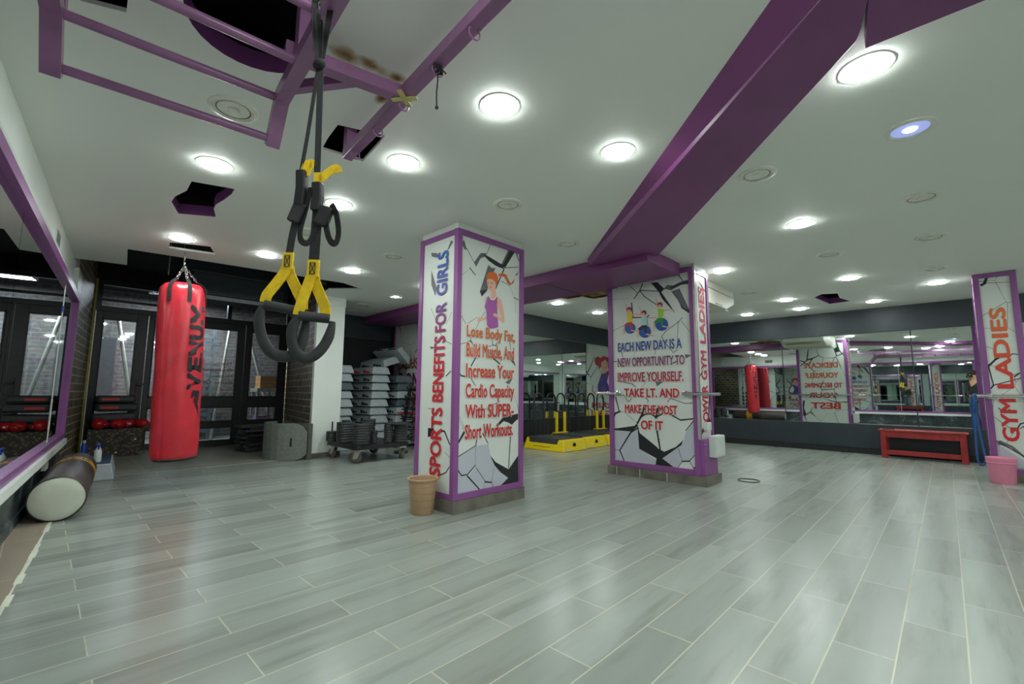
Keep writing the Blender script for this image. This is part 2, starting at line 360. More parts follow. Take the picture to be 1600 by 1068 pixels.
# lettering -------------------------------------------------------
_cap = {}
def glyphs(body, bold=0.0):
    cu = bpy.data.curves.new('t', 'FONT'); cu.body = body; cu.offset = 0.0; cu.resolution_u = 3; cu.fill_mode = 'FRONT' if False else 'BOTH'
    ob = bpy.data.objects.new('t', cu); COL.objects.link(ob)
    bpy.context.view_layer.update()
    dg = bpy.context.evaluated_depsgraph_get(); ev = ob.evaluated_get(dg); me = ev.to_mesh()
    vs = [(v.co.x, v.co.y) for v in me.vertices]; fs = [tuple(p.vertices) for p in me.polygons]
    ev.to_mesh_clear(); bpy.data.objects.remove(ob); bpy.data.curves.remove(cu)
    return vs, fs
def cap_height(bold=0.0):
    if bold not in _cap:
        v, _ = glyphs('H'); ys = [p[1] for p in v]; _cap[bold] = (min(ys), max(ys))
    return _cap[bold]
def letter(mb, body, u0, u1, v0, v1, place, bold=0.035):
    """text from u0 to u1, baseline v0, cap line v1; place(u,v) -> 3d"""
    vs, fs = glyphs(body); c0, c1 = cap_height()
    xs = [p[0] for p in vs]; a, b_ = min(xs), max(xs)
    ku, kv = (u1-u0)/(b_-a+2*bold), (v1-v0)/(c1-c0+1.4*bold)      # heavier strokes: the outline printed again a little to every side
    pa = Vector(place(u0, v0)); nrm = (Vector(place(u0+(u1-u0)*.01, v0))-pa).cross(Vector(place(u0, v0+(v1-v0)*.1))-pa).normalized()
    if (u1-u0) < 0: nrm = -nrm if False else nrm
    place_ = place; place = lambda u, v: Vector(place_(u, v))
    for k in range(8 if bold else 1):
        ox, oy = (bold*math.cos(PI*k/4), bold*.7*math.sin(PI*k/4)) if bold else (0, 0)
        mb.add([place(u0+(x+ox-a+bold)*ku, v0+(y+oy-c0+.7*bold)*kv)+nrm*(k*.00015) for x, y in vs], fs)
def decals(data, place, name, parent, lift=0.0):
    """printed artwork: filled outlines and crack lines, one mesh with its ink colours"""
    mb = MB(); inks = []
    for k, (ink, flat_, w) in enumerate(data):
        if ink not in inks: inks.append(ink)
        mb.m = inks.index(ink)
        pts = [(flat_[i], flat_[i+1]) for i in range(0, len(flat_), 2)]
        h = lift+k*0.00002
        if w: mb.strip(pts, w, lambda u, v: place(u, v, h))
        else: mb.flat(pts, lambda u, v: place(u, v, h))
    o = mb.build(name, ['ink_'+i for i in inks], parent, world=parent is not None)
    return o
C1=[
('g',[2.463,2.321,2.51,2.347,2.541,2.27,2.518,2.264],0),
('k',[2.541,2.279,2.635,2.164],0.0072),
('g',[2.628,2.172,2.707,2.276,2.79,2.295,2.765,2.255,2.708,2.228,2.654,2.134],0),
('k',[2.841,2.411,2.784,2.289],0.006),
('k',[2.739,2.269,2.791,2.271,2.959,2.234,3.015,2.22,3.008,2.189,2.905,2.197,2.811,2.226],0),
('k',[3.113,2.422,3.172,2.405,3.029,2.203,2.973,2.222],0),
('g',[3.084,2.415,3.113,2.422,3.001,2.233,2.98,2.233],0),
('k',[3.022,2.202,3.218,2.253],0.0077),
('k',[3.171,2.416,3.225,2.317],0.011),
('k',[3.015,2.19,2.895,1.958],0.014),
('g',[2.806,2.186,2.852,2.166,2.899,2.176,2.791,1.93,2.728,1.872,2.705,1.916],0),
('k',[2.704,1.921,2.797,1.951,2.728,1.87],0),
('k',[2.577,2.111,2.647,2.057],0.01),
('k',[2.46,2.002,2.578,2.1],0.0018),
('k',[2.982,2.063,3.088,2.042],0.006),
('k',[3.088,2.042,3.161,1.932],0.002),
('k',[3.154,1.931,3.22,1.915],0.0088),
('k',[3.188,1.91,3.18,1.781],0.003),
('g',[3.167,2.149,3.218,2.211,3.203,2.166],0),
('k',[2.468,1.693,2.542,1.601],0.0054),
('k',[2.569,1.604,2.682,1.677],0.0036),
('k',[2.769,1.736,2.678,1.593],0.004),
('k',[2.464,1.407,2.596,1.449],0.0045),
('g',[2.585,1.453,2.608,1.464,2.645,1.413],0),
('k',[2.684,1.601,2.602,1.464],0.003),
('k',[2.87,1.488,2.871,1.44,2.917,1.434,2.93,1.464],0.008),
('k',[2.737,1.401,2.871,1.431],0.0054),
('k',[2.666,1.305,2.613,1.229],0.012),
('k',[2.879,1.317,2.973,1.265],0.0144),
('k',[3.101,1.489,3.116,1.411],0.006),
('g',[3.11,1.312,3.16,1.319,3.19,1.247],0),
('k',[2.465,1.179,2.505,1.141,2.563,1.134],0.0126),
('k',[2.604,1.135,2.671,1.056],0.0072),
('g',[3.043,1.095,3.155,1.147,3.099,1.077],0),
('k',[2.767,0.853,2.874,0.841],0.0036),
('k',[2.874,0.887,2.978,0.914],0.0054),
('k',[2.48,0.807,2.562,0.685],0.0027),
('k',[3.171,0.971,3.215,0.882],0.003),
('k',[3.215,0.882,3.23,0.814],0.0054),
('s',[2.466,0.447,2.683,0.534,2.684,0.372,2.593,0.303,2.528,0.307,2.468,0.373],0),
('s',[2.689,0.364,2.68,0.534,2.836,0.538,2.86,0.44,2.918,0.355,2.887,0.2,2.799,0.216],0),
('s',[2.468,0.359,2.528,0.292,2.593,0.288,2.741,0.151,2.474,0.15],0),
('s',[2.608,0.286,2.689,0.349,2.799,0.212,2.778,0.153,2.746,0.154],0),
('s',[2.913,0.324,3.095,0.209,3.007,0.156,2.904,0.159,2.881,0.201],0),
('s',[2.799,0.204,2.881,0.189,2.904,0.159,2.784,0.152],0),
('k',[2.924,0.693,3.017,0.767,3.226,0.799,3.226,0.747,3.188,0.727,3.139,0.695,3.089,0.719,3.029,0.734,2.97,0.699],0),
('k',[2.461,0.805,2.554,0.665],0.0021),
('k',[2.549,0.658,2.468,0.551],0.0224),
('k',[2.466,0.451,2.685,0.537],0.008),
('k',[2.695,0.587,2.683,0.534],0.0112),
('k',[2.683,0.534,2.684,0.372],0.0032),
('k',[2.763,0.638,2.831,0.546],0.0096),
('k',[2.86,0.436,2.929,0.37,3.1,0.286,3.229,0.402,3.231,0.163,3.219,0.156,3.001,0.157,3.095,0.209,2.988,0.275,2.918,0.339],0),
('k',[3.121,0.583,3.1,0.295],0.0112),
('k',[2.468,0.373,2.528,0.3,2.593,0.299,2.684,0.368],0.0112),
('k',[2.593,0.288,2.741,0.151],0.014),
('k',[2.689,0.349,2.804,0.215],0.0056),
('k',[2.799,0.212,2.881,0.197],0.0144),
('k',[2.913,0.332,2.881,0.201],0.004),
('k',[2.799,0.204,2.778,0.153],0.0028),
('k',[2.881,0.193,2.904,0.155],0.0048),
]
G1=[
('hair',[2.931,2.118,2.988,2.144,3.044,2.14,3.087,2.082,3.109,2.061,3.167,2.128,3.145,2.073,3.095,2.043,3.059,2.067,3.016,2.114,2.94,2.107],0),
('skin',[2.855,1.961,2.902,1.979,2.91,1.897,2.877,1.867,2.824,1.868,2.85,1.902],0),
('skin',[2.798,1.879,2.779,1.871,2.765,1.783,2.788,1.748,2.811,1.876],0),
('top',[2.798,1.879,2.817,1.891,2.837,1.861,2.877,1.859,2.916,1.898,2.937,1.896,2.922,1.825,2.925,1.786,2.944,1.613,2.875,1.591,2.823,1.586,2.796,1.621,2.788,1.748,2.765,1.778],0),
('white',[2.82,1.887,2.844,1.862,2.884,1.866,2.91,1.897],0.009),
('skin',[2.923,1.899,2.978,1.878,3.014,1.769,3.029,1.672,3.002,1.659,2.913,1.707,2.879,1.707,2.873,1.731,2.912,1.741,2.98,1.696,2.987,1.701,2.952,1.78,2.925,1.786],0),
('skin',[2.789,1.696,2.732,1.67,2.695,1.674,2.674,1.648,2.696,1.628,2.732,1.651,2.793,1.668],0),
('skin',[2.786,2.036,2.814,2.056,2.88,2.063,2.908,2.009,2.898,1.968,2.856,1.934,2.81,1.953,2.796,1.989],0),
('hair',[2.782,2.074,2.8,2.107,2.853,2.132,2.906,2.128,2.934,2.093,2.935,2.044,2.915,2.011,2.897,2.042,2.867,2.056,2.814,2.061,2.782,2.026],0),
('red',[2.82,1.974,2.848,1.984,2.839,1.97],0),
('dark',[2.839,2.018,2.868,2.02],0.0054),
('dark',[2.8,2.014,2.815,2.014],0.006),
]
C2=[
('k',[-2.822,2.368,-2.715,2.258],0.0084),
('k',[-2.64,2.363,-2.681,2.284,-2.763,2.188],0.0144),
('k',[-2.681,2.284,-2.435,2.237,-2.337,2.255],0.0108),
('k',[-2.681,2.284,-2.625,2.202,-2.464,2.072],0.0108),
('k',[-2.531,2.357,-2.443,2.349,-2.361,2.258,-2.398,2.217,-2.318,2.088,-2.235,1.941,-2.389,2.133,-2.435,2.234],0),
('g',[-2.361,2.258,-2.323,2.297,-2.252,2.279,-2.135,2.315,-2.067,2.315,-2.069,2.264,-2.148,2.271,-2.278,2.222],0),
('k',[-2.277,2.251,-2.148,2.282,-2.068,2.292],0.0216),
('k',[-2.201,2.419,-2.135,2.32],0.0108),
('g',[-2.276,2.21,-2.173,2.227,-2.067,1.964,-2.07,1.925,-2.147,1.985,-2.2,2.095],0),
('k',[-2.179,2.058,-2.135,1.995,-2.067,1.953,-2.071,1.922,-2.158,1.993],0),
('k',[-3.074,2.223,-2.837,2.206],0.0026),
('k',[-2.798,2.141,-2.78,1.948,-2.594,1.933,-2.568,1.954],0.0143),
('k',[-2.594,1.927,-2.584,1.837],0.006),
('k',[-3.079,1.804,-2.913,1.863],0.0052),
('k',[-2.151,1.882,-2.198,1.833,-2.353,1.745,-2.413,1.68,-2.358,1.584,-2.274,1.477,-2.232,1.502],0.0077),
('k',[-2.203,1.844,-2.227,1.497],0.0055),
('k',[-2.163,1.84,-2.068,1.702],0.0055),
('k',[-2.493,1.524,-2.501,1.466],0.006),
('k',[-2.955,1.515,-2.936,1.458],0.0091),
('k',[-2.753,1.527,-2.788,1.457],0.0036),
('g',[-2.138,1.453,-2.061,1.437,-2.129,1.402],0),
('k',[-3.09,1.404,-3.02,1.407],0.0104),
('k',[-2.307,1.343,-2.237,1.374],0.0132),
('s',[-2.745,0.584,-2.728,0.516,-2.739,0.332,-2.532,0.228,-2.534,0.167,-2.945,0.161,-3.003,0.296,-2.851,0.508],0),
('s',[-2.448,0.248,-2.202,0.433,-2.153,0.576,-2.068,0.676,-2.06,0.33,-2.127,0.255,-2.214,0.246,-2.273,0.154],0),
('s',[-3.087,0.528,-2.851,0.525,-3.009,0.302,-3.092,0.294],0),
('s',[-3.092,0.276,-3.017,0.283,-2.952,0.161,-3.095,0.157],0),
('k',[-3.025,1.16,-2.81,1.115,-2.771,1.08],0.0108),
('k',[-2.602,1.189,-2.681,1.079],0.0044),
('g',[-2.511,1.147,-2.468,1.141,-2.408,1.141,-2.488,1.084],0),
('k',[-3.051,0.946,-3.006,0.772],0.0168),
('k',[-2.988,0.977,-2.94,0.978,-2.868,0.895,-2.827,0.943],0.0072),
('k',[-3.083,0.709,-3.062,0.746,-2.992,0.773],0.024),
('k',[-2.992,0.773,-2.925,0.763,-2.763,0.641],0.0048),
('k',[-2.64,0.952,-2.604,0.918,-2.617,0.889],0.0096),
('k',[-2.363,0.905,-2.326,0.948,-2.153,0.89,-2.065,0.898],0.0077),
('k',[-2.663,0.83,-2.683,0.76,-2.757,0.635],0.0264),
('k',[-2.717,0.712,-2.64,0.756,-2.565,0.759,-2.517,0.721,-2.432,0.764],0.022),
('k',[-2.49,0.823,-2.512,0.71],0.0264),
('k',[-2.344,0.767,-2.215,0.701,-2.061,0.724],0.0176),
('k',[-3.087,0.552,-2.797,0.604,-2.77,0.629,-2.745,0.607,-2.837,0.532,-3.087,0.534],0),
('k',[-2.745,0.584,-2.851,0.519,-3.003,0.296],0.0192),
('k',[-3.01,0.296,-2.945,0.161],0.0168),
('k',[-3.092,0.294,-3.016,0.289],0.0072),
('k',[-2.757,0.618,-2.728,0.522,-2.51,0.374,-2.498,0.359,-2.422,0.327,-2.282,0.394,-2.19,0.477,-2.214,0.422,-2.448,0.248,-2.29,0.152,-2.498,0.166,-2.534,0.167,-2.52,0.241,-2.739,0.332],0),
('k',[-2.504,0.564,-2.489,0.465,-2.469,0.334],0.022),
('k',[-2.067,0.698,-2.158,0.586],0.011),
('k',[-2.249,0.381,-2.214,0.246],0.0055),
('k',[-2.215,0.24,-2.127,0.252],0.016),
('k',[-2.127,0.255,-2.06,0.33],0.009),
('k',[-2.221,0.229,-2.273,0.154],0.0055),
('k',[-2.122,0.245,-2.087,0.181],0.007),
('g',[-2.097,0.185,-2.065,0.199,-2.071,0.157],0),
]
W2=[
('ball',[-2.749,1.811,-2.753,1.789,-2.764,1.771,-2.782,1.757,-2.803,1.748,-2.827,1.747,-2.851,1.753,-2.873,1.765,-2.89,1.782,-2.901,1.803,-2.904,1.825,-2.9,1.847,-2.888,1.866,-2.87,1.88,-2.848,1.888,-2.824,1.889,-2.8,1.883,-2.779,1.871,-2.762,1.853,-2.752,1.833],0),
('skin',[-2.92,1.858,-2.899,1.856,-2.902,1.751,-2.925,1.749],0),
('skin',[-2.813,1.798,-2.727,1.776,-2.727,1.766,-2.813,1.784],0),
('pantsr',[-2.913,1.869,-2.851,1.9,-2.793,1.894,-2.793,1.796,-2.83,1.812,-2.834,1.862,-2.893,1.849],0),
('yellow',[-2.865,2.025,-2.814,2.013,-2.781,1.997,-2.797,1.895,-2.858,1.895],0),
('skin',[-2.886,2.14,-2.876,2.139,-2.854,2.024,-2.868,2.02],0),
('skin',[-2.788,1.998,-2.669,1.984,-2.676,1.969,-2.788,1.979],0),
('hairr',[-2.793,2.054,-2.795,2.043,-2.801,2.034,-2.809,2.028,-2.82,2.024,-2.831,2.024,-2.843,2.027,-2.854,2.033,-2.862,2.042,-2.867,2.052,-2.869,2.063,-2.866,2.074,-2.861,2.083,-2.852,2.089,-2.841,2.093,-2.83,2.093,-2.818,2.09,-2.808,2.084,-2.8,2.075,-2.795,2.065],0),
('skin',[-2.812,2.038,-2.816,2.028,-2.824,2.021,-2.836,2.019,-2.847,2.024,-2.855,2.032,-2.858,2.043,-2.855,2.053,-2.846,2.06,-2.835,2.061,-2.823,2.057,-2.815,2.048],0),
('ball',[-2.542,1.75,-2.547,1.727,-2.559,1.706,-2.578,1.691,-2.601,1.682,-2.626,1.68,-2.652,1.686,-2.675,1.699,-2.693,1.717,-2.704,1.74,-2.708,1.765,-2.703,1.788,-2.691,1.809,-2.671,1.825,-2.648,1.833,-2.622,1.835,-2.597,1.828,-2.574,1.815,-2.556,1.796,-2.546,1.774],0),
('skin',[-2.72,1.79,-2.703,1.788,-2.71,1.687,-2.726,1.688],0),
('skin',[-2.612,1.735,-2.5,1.699,-2.503,1.688,-2.613,1.718],0),
('dark',[-2.72,1.802,-2.654,1.844,-2.596,1.838,-2.599,1.731,-2.627,1.734,-2.63,1.793,-2.701,1.782],0),
('lblue',[-2.67,1.948,-2.594,1.933,-2.59,1.837,-2.654,1.838],0),
('skin',[-2.693,2.078,-2.683,2.077,-2.663,1.977,-2.673,1.954],0),
('skin',[-2.594,1.931,-2.463,1.921,-2.463,1.909,-2.594,1.915],0),
('hairb',[-2.596,1.988,-2.598,1.978,-2.603,1.969,-2.611,1.963,-2.621,1.96,-2.631,1.959,-2.642,1.962,-2.652,1.968,-2.659,1.976,-2.664,1.985,-2.665,1.996,-2.663,2.006,-2.658,2.014,-2.65,2.02,-2.64,2.024,-2.63,2.024,-2.619,2.021,-2.609,2.015,-2.602,2.007,-2.597,1.998],0),
('skin',[-2.616,1.975,-2.619,1.966,-2.627,1.959,-2.638,1.957,-2.649,1.961,-2.657,1.97,-2.659,1.98,-2.656,1.99,-2.648,1.997,-2.637,1.998,-2.626,1.994,-2.618,1.986],0),
('ball',[-2.323,1.817,-2.328,1.793,-2.34,1.772,-2.359,1.757,-2.382,1.748,-2.407,1.746,-2.432,1.752,-2.455,1.766,-2.473,1.785,-2.484,1.808,-2.488,1.833,-2.483,1.857,-2.47,1.878,-2.451,1.894,-2.428,1.903,-2.402,1.904,-2.377,1.897,-2.355,1.884,-2.337,1.864,-2.327,1.841],0),
('skin',[-2.508,1.865,-2.492,1.857,-2.496,1.758,-2.511,1.759],0),
('skin',[-2.399,1.813,-2.281,1.778,-2.284,1.767,-2.399,1.795],0),
('green',[-2.501,1.87,-2.445,1.911,-2.386,1.904,-2.387,1.806,-2.411,1.808,-2.422,1.856,-2.49,1.845],0),
('lime',[-2.451,2.023,-2.369,2.002,-2.396,1.9,-2.442,1.905],0),
('skin',[-2.474,2.151,-2.464,2.15,-2.449,2.07,-2.451,2.012,-2.459,2.036],0),
('skin',[-2.375,2.002,-2.239,1.991,-2.239,1.982,-2.375,1.988],0),
('hairr',[-2.385,2.062,-2.387,2.052,-2.392,2.044,-2.4,2.037,-2.409,2.034,-2.42,2.034,-2.43,2.037,-2.44,2.042,-2.447,2.051,-2.452,2.061,-2.453,2.071,-2.451,2.081,-2.446,2.089,-2.438,2.096,-2.429,2.099,-2.418,2.099,-2.407,2.096,-2.398,2.09,-2.391,2.082,-2.386,2.072],0),
('skin',[-2.402,2.049,-2.405,2.039,-2.413,2.033,-2.424,2.032,-2.434,2.036,-2.441,2.044,-2.444,2.054,-2.441,2.064,-2.433,2.07,-2.422,2.072,-2.412,2.068,-2.405,2.059],0),
]
C3=[
('g',[-3.404,2.302,-3.31,2.276,-3.28,2.23,-3.336,2.241,-3.396,2.265],0),
('g',[-3.166,2.267,-3.109,2.355,-3.077,2.331,-3.132,2.282],0),
('g',[-3.396,2.132,-3.309,1.958,-3.32,1.87,-3.39,1.994],0),
('k',[-3.379,1.765,-3.281,1.61],0.0044),
('k',[-3.077,1.695,-3.15,1.596],0.004),
('k',[-3.234,1.529,-3.187,1.46,-3.067,1.414],0.0055),
('g',[-3.387,1.414,-3.299,1.403,-3.362,1.385],0),
('k',[-3.136,1.139,-3.068,1.181],0.0108),
('k',[-3.387,0.853,-3.311,0.848,-3.296,0.754],0.0039),
('k',[-3.379,0.68,-3.293,0.679,-3.301,0.616,-3.379,0.598],0),
('k',[-3.189,0.667,-3.138,0.664,-3.065,0.561],0.0156),
('k',[-3.131,0.489,-3.061,0.454],0.0036),
('k',[-3.213,0.28,-3.105,0.324,-3.062,0.377],0.0096),
('k',[-3.358,0.249,-3.308,0.305],0.0048),
]
# ---------------------------------------------------------------- setting
CEIL = 2.5
KN = math.sqrt(1+0.098**2)
def LW(s, d, z):                       # point on the left wall: s = x along it, d = distance into the room
    return Vector((s+0.098*d/KN, -0.55-0.098*s+d/KN, z))
LWT = lambda s: Matrix.Translation(LW(s, 0, 0)) @ Matrix.Rotation(-math.atan(0.098), 4, 'Z')
def lwbox(mb, s0, s1, d0, d1, z0, z1):
    return mb.hexa([LW(s0, d0, z0), LW(s1, d0, z0), LW(s1, d1, z0), LW(s0, d1, z0)], [LW(s0, d0, z1), LW(s1, d0, z1), LW(s1, d1, z1), LW(s0, d1, z1)])
def BW(x, d, z): return Vector((x, 9.92-0.0227*x-d, z))      # back wall, d = distance into the room
def bwbox(mb, x0, x1, d0, d1, z0, z1):
    return mb.hexa([BW(x0, d0, z0), BW(x1, d0, z0), BW(x1, d1, z0), BW(x0, d1, z0)], [BW(x0, d0, z1), BW(x1, d0, z1), BW(x1, d1, z1), BW(x0, d1, z1)])

struct(MB().box(-14, 4.2, -1.4, 10.6, -0.2, 0).build('floor', 'floor'))
# worn strip of other tiles along the left wall
struct(MB().hexa([LW(-7.3, 0, 0), LW(4, 0, 0), LW(4, 0.2, 0), LW(-7.3, 0.2, 0)], [LW(-7.3, 0, 0.003), LW(4, 0, 0.003), LW(4, 0.2, 0.003), LW(-7.3, 0.2, 0.003)]).build('trim_1', 'floor_strip'))
mb = MB()
for i in range(46):
    s_ = -6.9+i*.16; w_ = random.uniform(.004, .022); lwbox(mb, s_, s_+.16, .2-w_*.4, .2+w_, 0, .0036)
struct(mb.build('trim_11', 'off_white'))
mb = MB(); mb.prism([(-7.25, 0.18), (-7.0, 1.6), (-7.0, 2.9), (-9.7, 3.5), (-9.7, 0.4)], lambda x, y: (x, y, 0.0), lambda x, y: (x, y, 0.004))
struct(mb.build('trim_2', 'floor_recess'))
struct(MB().box(-7.14, -7.07, 0.2, 2.86, 0.0, 0.006).build('trim_3', 'floor'))

HOLES = {
 'star': [(-3.83, .63), (-3.74, .88), (-3.85, .89), (-4.02, .88), (-4.17, .86), (-4.28, .87), (-4.48, .93), (-4.63, .69), (-4.37, .60), (-4.23, .60), (-4.04, .64)],
 'slot': [(-5.62, .79), (-5.47, 1.11), (-5.76, 1.22), (-5.85, .82)],
 'square': [(-2.38, 1.04), (-2.28, 1.28), (-2.37, 1.30), (-2.66, 1.34), (-2.71, 1.09), (-2.55, 1.06)],
 'arrow': [(-1.37, 8.21), (-1.25, 8.0), (-1.06, 8.09), (-1.09, 8.49), (-1.01, 8.9), (-1.29, 8.95)],
 'round': [(-1.97+.27*math.cos(2*PI*i/28), .50+.25*math.sin(2*PI*i/28)) for i in range(28)],
 'corner': [(-2.32, -.02), (-2.26, .11), (-2.05, .10), (-2.05, -.04)],
 'torn': [(-4.42, 5.18), (-4.28, 5.75), (-4.0, 5.75), (-3.97, 6.02), (-3.55, 6.0), (-3.4, 5.18)],
}
outer = [(4.2, -1.4), (4.2, 10.6), (-9.8, 10.6), (-9.8, 3.42), (-6.95, 2.9), (-6.5, 2.83), (-6.12, 3.16), (-5.96, 2.8), (-6.05, 2.0), (-6.23, .52), (-7.05, .6), (-7.13, .16), (-7.13, -1.4)]
polys = [[Vector((x, y, 0)) for x, y in outer]]+[[Vector((x, y, 0)) for x, y in h] for h in HOLES.values()]
flatv = [v for p in polys for v in p]
mb = MB(); mb.add([(v.x, v.y, CEIL) for v in flatv], [tuple(t) for t in tessellate_polygon(polys)])
mb.add([(v.x, v.y, CEIL+0.02) for v in flatv], [tuple(t) for t in tessellate_polygon(polys)])
for k, h in [('outer', outer)]+list(HOLES.items()):
    mb.m = 1 if k in ('star', 'arrow', 'round') else (0 if k != 'torn' else 2)
    hh = 0.09 if mb.m == 1 else 0.02
    n = len(h); mb.add([(x, y, CEIL) for x, y in h]+[(x, y, CEIL+hh) for x, y in h], [(i, (i+1) % n, n+(i+1) % n, n+i) for i in range(n)])
mb.m = 0
o = struct(mb.build('ceiling', ['ceiling', 'purple', 'rust']))
struct(MB().box(-14, 4.2, -1.4, 10.6, 2.95, 3.05).build('ceiling_void', 'void'))
struct(MB().box(-4.6, -3.2, 4.95, 6.2, 2.53, 2.58).build('trim_4', 'rust'))

# left wall: white upper wall, dark marbled lower part
mb = MB(); lwbox(mb, -7.8, 4.2, -0.2, 0, 0, 2.95); struct(mb.build('wall_left', 'white_wall'))
mb = MB(); lwbox(mb, -7.8, 4.0, 0, 0.012, 0.07, 0.35); struct(mb.build('wall_left_wainscot', 'marble'))
mb = MB(); lwbox(mb, -7.8, 4.0, 0, 0.025, 0.0, 0.08); struct(mb.build('baseboard_left', 'marble'))
# recess beside the doors: brick return walls, door wall opening
def wall2(name, a, b, th, z0, z1, m_):
    a = Vector((*a, 0)); b = Vector((*b, 0)); t = (b-a); l = t.length; ang = math.atan2(t.y, t.x)
    o = MB().box(0, l, 0, th, z0, z1).build(name, m_); o.location = a; o.rotation_euler = (0, 0, ang); return struct(o)
wall2('wall_left_brick', (-9.75, 0.50), (-7.79, 0.219), -0.2, 0, 2.95, 'brick')
wall2('wall_right_brick', (-9.7, 3.44), (-7.03, 2.905), 0.12, 0, 2.95, 'brick')
mb = MB(); mb.hexa([(-6.93, 2.87, 0.07), (-6.99, 3.34, 0.07), (-7.10, 3.34, 0.07), (-7.05, 2.89, 0.07)], [(-6.93, 2.87, 2.36), (-6.99, 3.34, 2.36), (-7.10, 3.34, 2.36), (-7.05, 2.89, 2.36)])
mb.hexa([(-6.925, 2.87, 2.36), (-6.985, 3.35, 2.36), (-7.10, 3.35, 2.36), (-7.05, 2.89, 2.36)], [(-6.925, 2.87, 2.5), (-6.985, 3.35, 2.5), (-7.10, 3.35, 2.5), (-7.05, 2.89, 2.5)])
struct(mb.build('wall_pier_end', 'white_wall'))
mb = MB(); mb.hexa([(-6.915, 2.86, 0), (-6.975, 3.36, 0), (-7.10, 3.36, 0), (-7.05, 2.88, 0)], [(-6.915, 2.86, 0.07), (-6.975, 3.36, 0.07), (-7.10, 3.36, 0.07), (-7.05, 2.88, 0.07)])
struct(mb.build('baseboard_pier', 'plinth'))
mb = MB(); mb.box(-9.58, -9.545, 0.465, 0.50, 0, 2.75); struct(mb.build('trim_5', 'yellow_trim'))
# dark header of the recess above the doors
mb = MB(); mb.box(-9.85, -9.55, 0.3, 3.7, 2.72, 2.95); struct(mb.build('wall_header', 'void'))
# alcove behind the plate cart
mb = MB(); mb.box(-8.6, -8.45, 3.35, 5.3, 0, 2.5); mb.m = 1; mb.box(-8.45, -8.40, 3.4, 5.06, 2.05, 2.5); struct(mb.build('wall_alcove_end', ['alcove', 'soffit']))
mb = MB(); mb.box(-8.45, -7.1, 3.3, 3.36, 0, 2.5); struct(mb.build('wall_alcove_side', 'alcove'))
mb = MB(); mb.box(-8.3, -5.75, 5.10, 5.25, 0, 2.5); mb.m = 1; mb.box(-8.45, -8.3, 5.05, 5.25, 0, 2.5); mb.m = 2; mb.box(-8.32, -8.285, 5.07, 5.11, 0, 2.42)
mural = struct(mb.build('wall_mural', ['crack_a', 'alcove', 'purple']))
mb = MB()
P = lambda h: (lambda u, v: (u, 5.098-h, v))
for body, u0, u1, z0, z1, ink in (('EXCUSES', -8.16, -7.22, 1.46, 1.67, 0), ("DON'T", -8.12, -7.14, 1.06, 1.38, 1), ('BURN', -8.14, -7.18, .68, .98, 2), ('CALORIES', -8.16, -7.10, .40, .58, 2)):
    mb.m = ink; letter(mb, body, u0, u1, z0, z1, P(0.002))
mb.build('lettering', [mat('ink_rust', (150, 74, 44), 0.4), mat('ink_plum', (104, 42, 92), 0.4), 'ink_red'], mural)
# side wall of the mirror corner (yellow platforms)
mb = MB(); mb.box(-5.95, -5.75, 5.25, 10.6, 0, 2.5); struct(mb.build('wall_corner', 'soffit'))
mb = MB(); mb.box(-5.75, -5.70, 5.10, 10.05, 2.11, 2.5); struct(mb.build('wall_corner_soffit', 'soffit'))
mb = MB(); mb.box(-5.75, -5.715, 5.10, 10.05, 0.09, 0.5)
for i in range(40): mb.box(-5.716, -5.708, 5.15+i*0.12, 5.155+i*0.12+0.06, 0.1, 0.495)
struct(mb.build('wall_corner_wainscot', 'wain_black'))
struct(MB().box(-5.75, -5.70, 5.12, 10.05, 0, 0.09).build('baseboard_corner', 'plinth'))
# back wall
mb = MB(); bwbox(mb, -5.9, 4.2, -0.25, 0, 0, 2.95); struct(mb.build('wall_back', 'soffit'))
mb = MB(); bwbox(mb, -4.62, 4.2, 0, 0.05, 2.08, 2.5)
for x in (-0.93, 1.0): bwbox(mb, x, x+0.006, 0.05, 0.052, 2.08, 2.5)
struct(mb.build('wall_back_soffit', 'soffit'))
mb = MB(); bwbox(mb, -4.62, 4.2, 0, 0.045, 0.09, 0.5); bwbox(mb, -4.62, 4.2, 0.045, 0.06, 0.1, 0.105); struct(mb.build('wall_back_wainscot', 'soffit'))
mb = MB(); bwbox(mb, -5.7, 4.2, 0, 0.055, 0, 0.09); struct(mb.build('baseboard_back', 'base_black'))
struct(MB().box(4.0, 4.2, -1.4, 10.6, 0, 2.95).build('wall_right', 'white_wall'))
mb = MB(); mb.box(3.985, 4.0, -.6, 9.4, 0, .42); struct(mb.build('wall_right_wainscot', 'marble'))
mb = MB(); mb.box(3.93, 4.0, 2.5, 3.1, 0, 2.5); mb.box(3.93, 4.0, 6.4, 6.95, 0, 2.5); wr = struct(mb.build('wall_right_pier', 'crack_a'))
mb = MB()
for y in (2.48, 3.08, 6.38, 6.93): mb.box(3.915, 4.0, y, y+.04, 0, 2.5)
mb.box(3.95, 4.0, -.9, 9.4, 2.06, 2.13); mb.box(3.95, 4.0, -.9, 9.4, .42, .48); mb.build('frame', 'purple', wr)
mb = MB(); letter(mb, 'EAT RIGHT', .35, 2.2, 0, 1, lambda u, v: (3.926, 2.68+v*.22, u)); letter(mb, 'STAY FIT', .35, 2.2, 0, 1, lambda u, v: (3.926, 6.56+v*.22, u)); mb.build('lettering', 'ink_red', wr)
struct(MB().box(-7.2, 4.2, -1.6, -1.4, 0, 2.95).build('wall_behind', 'white_wall'))
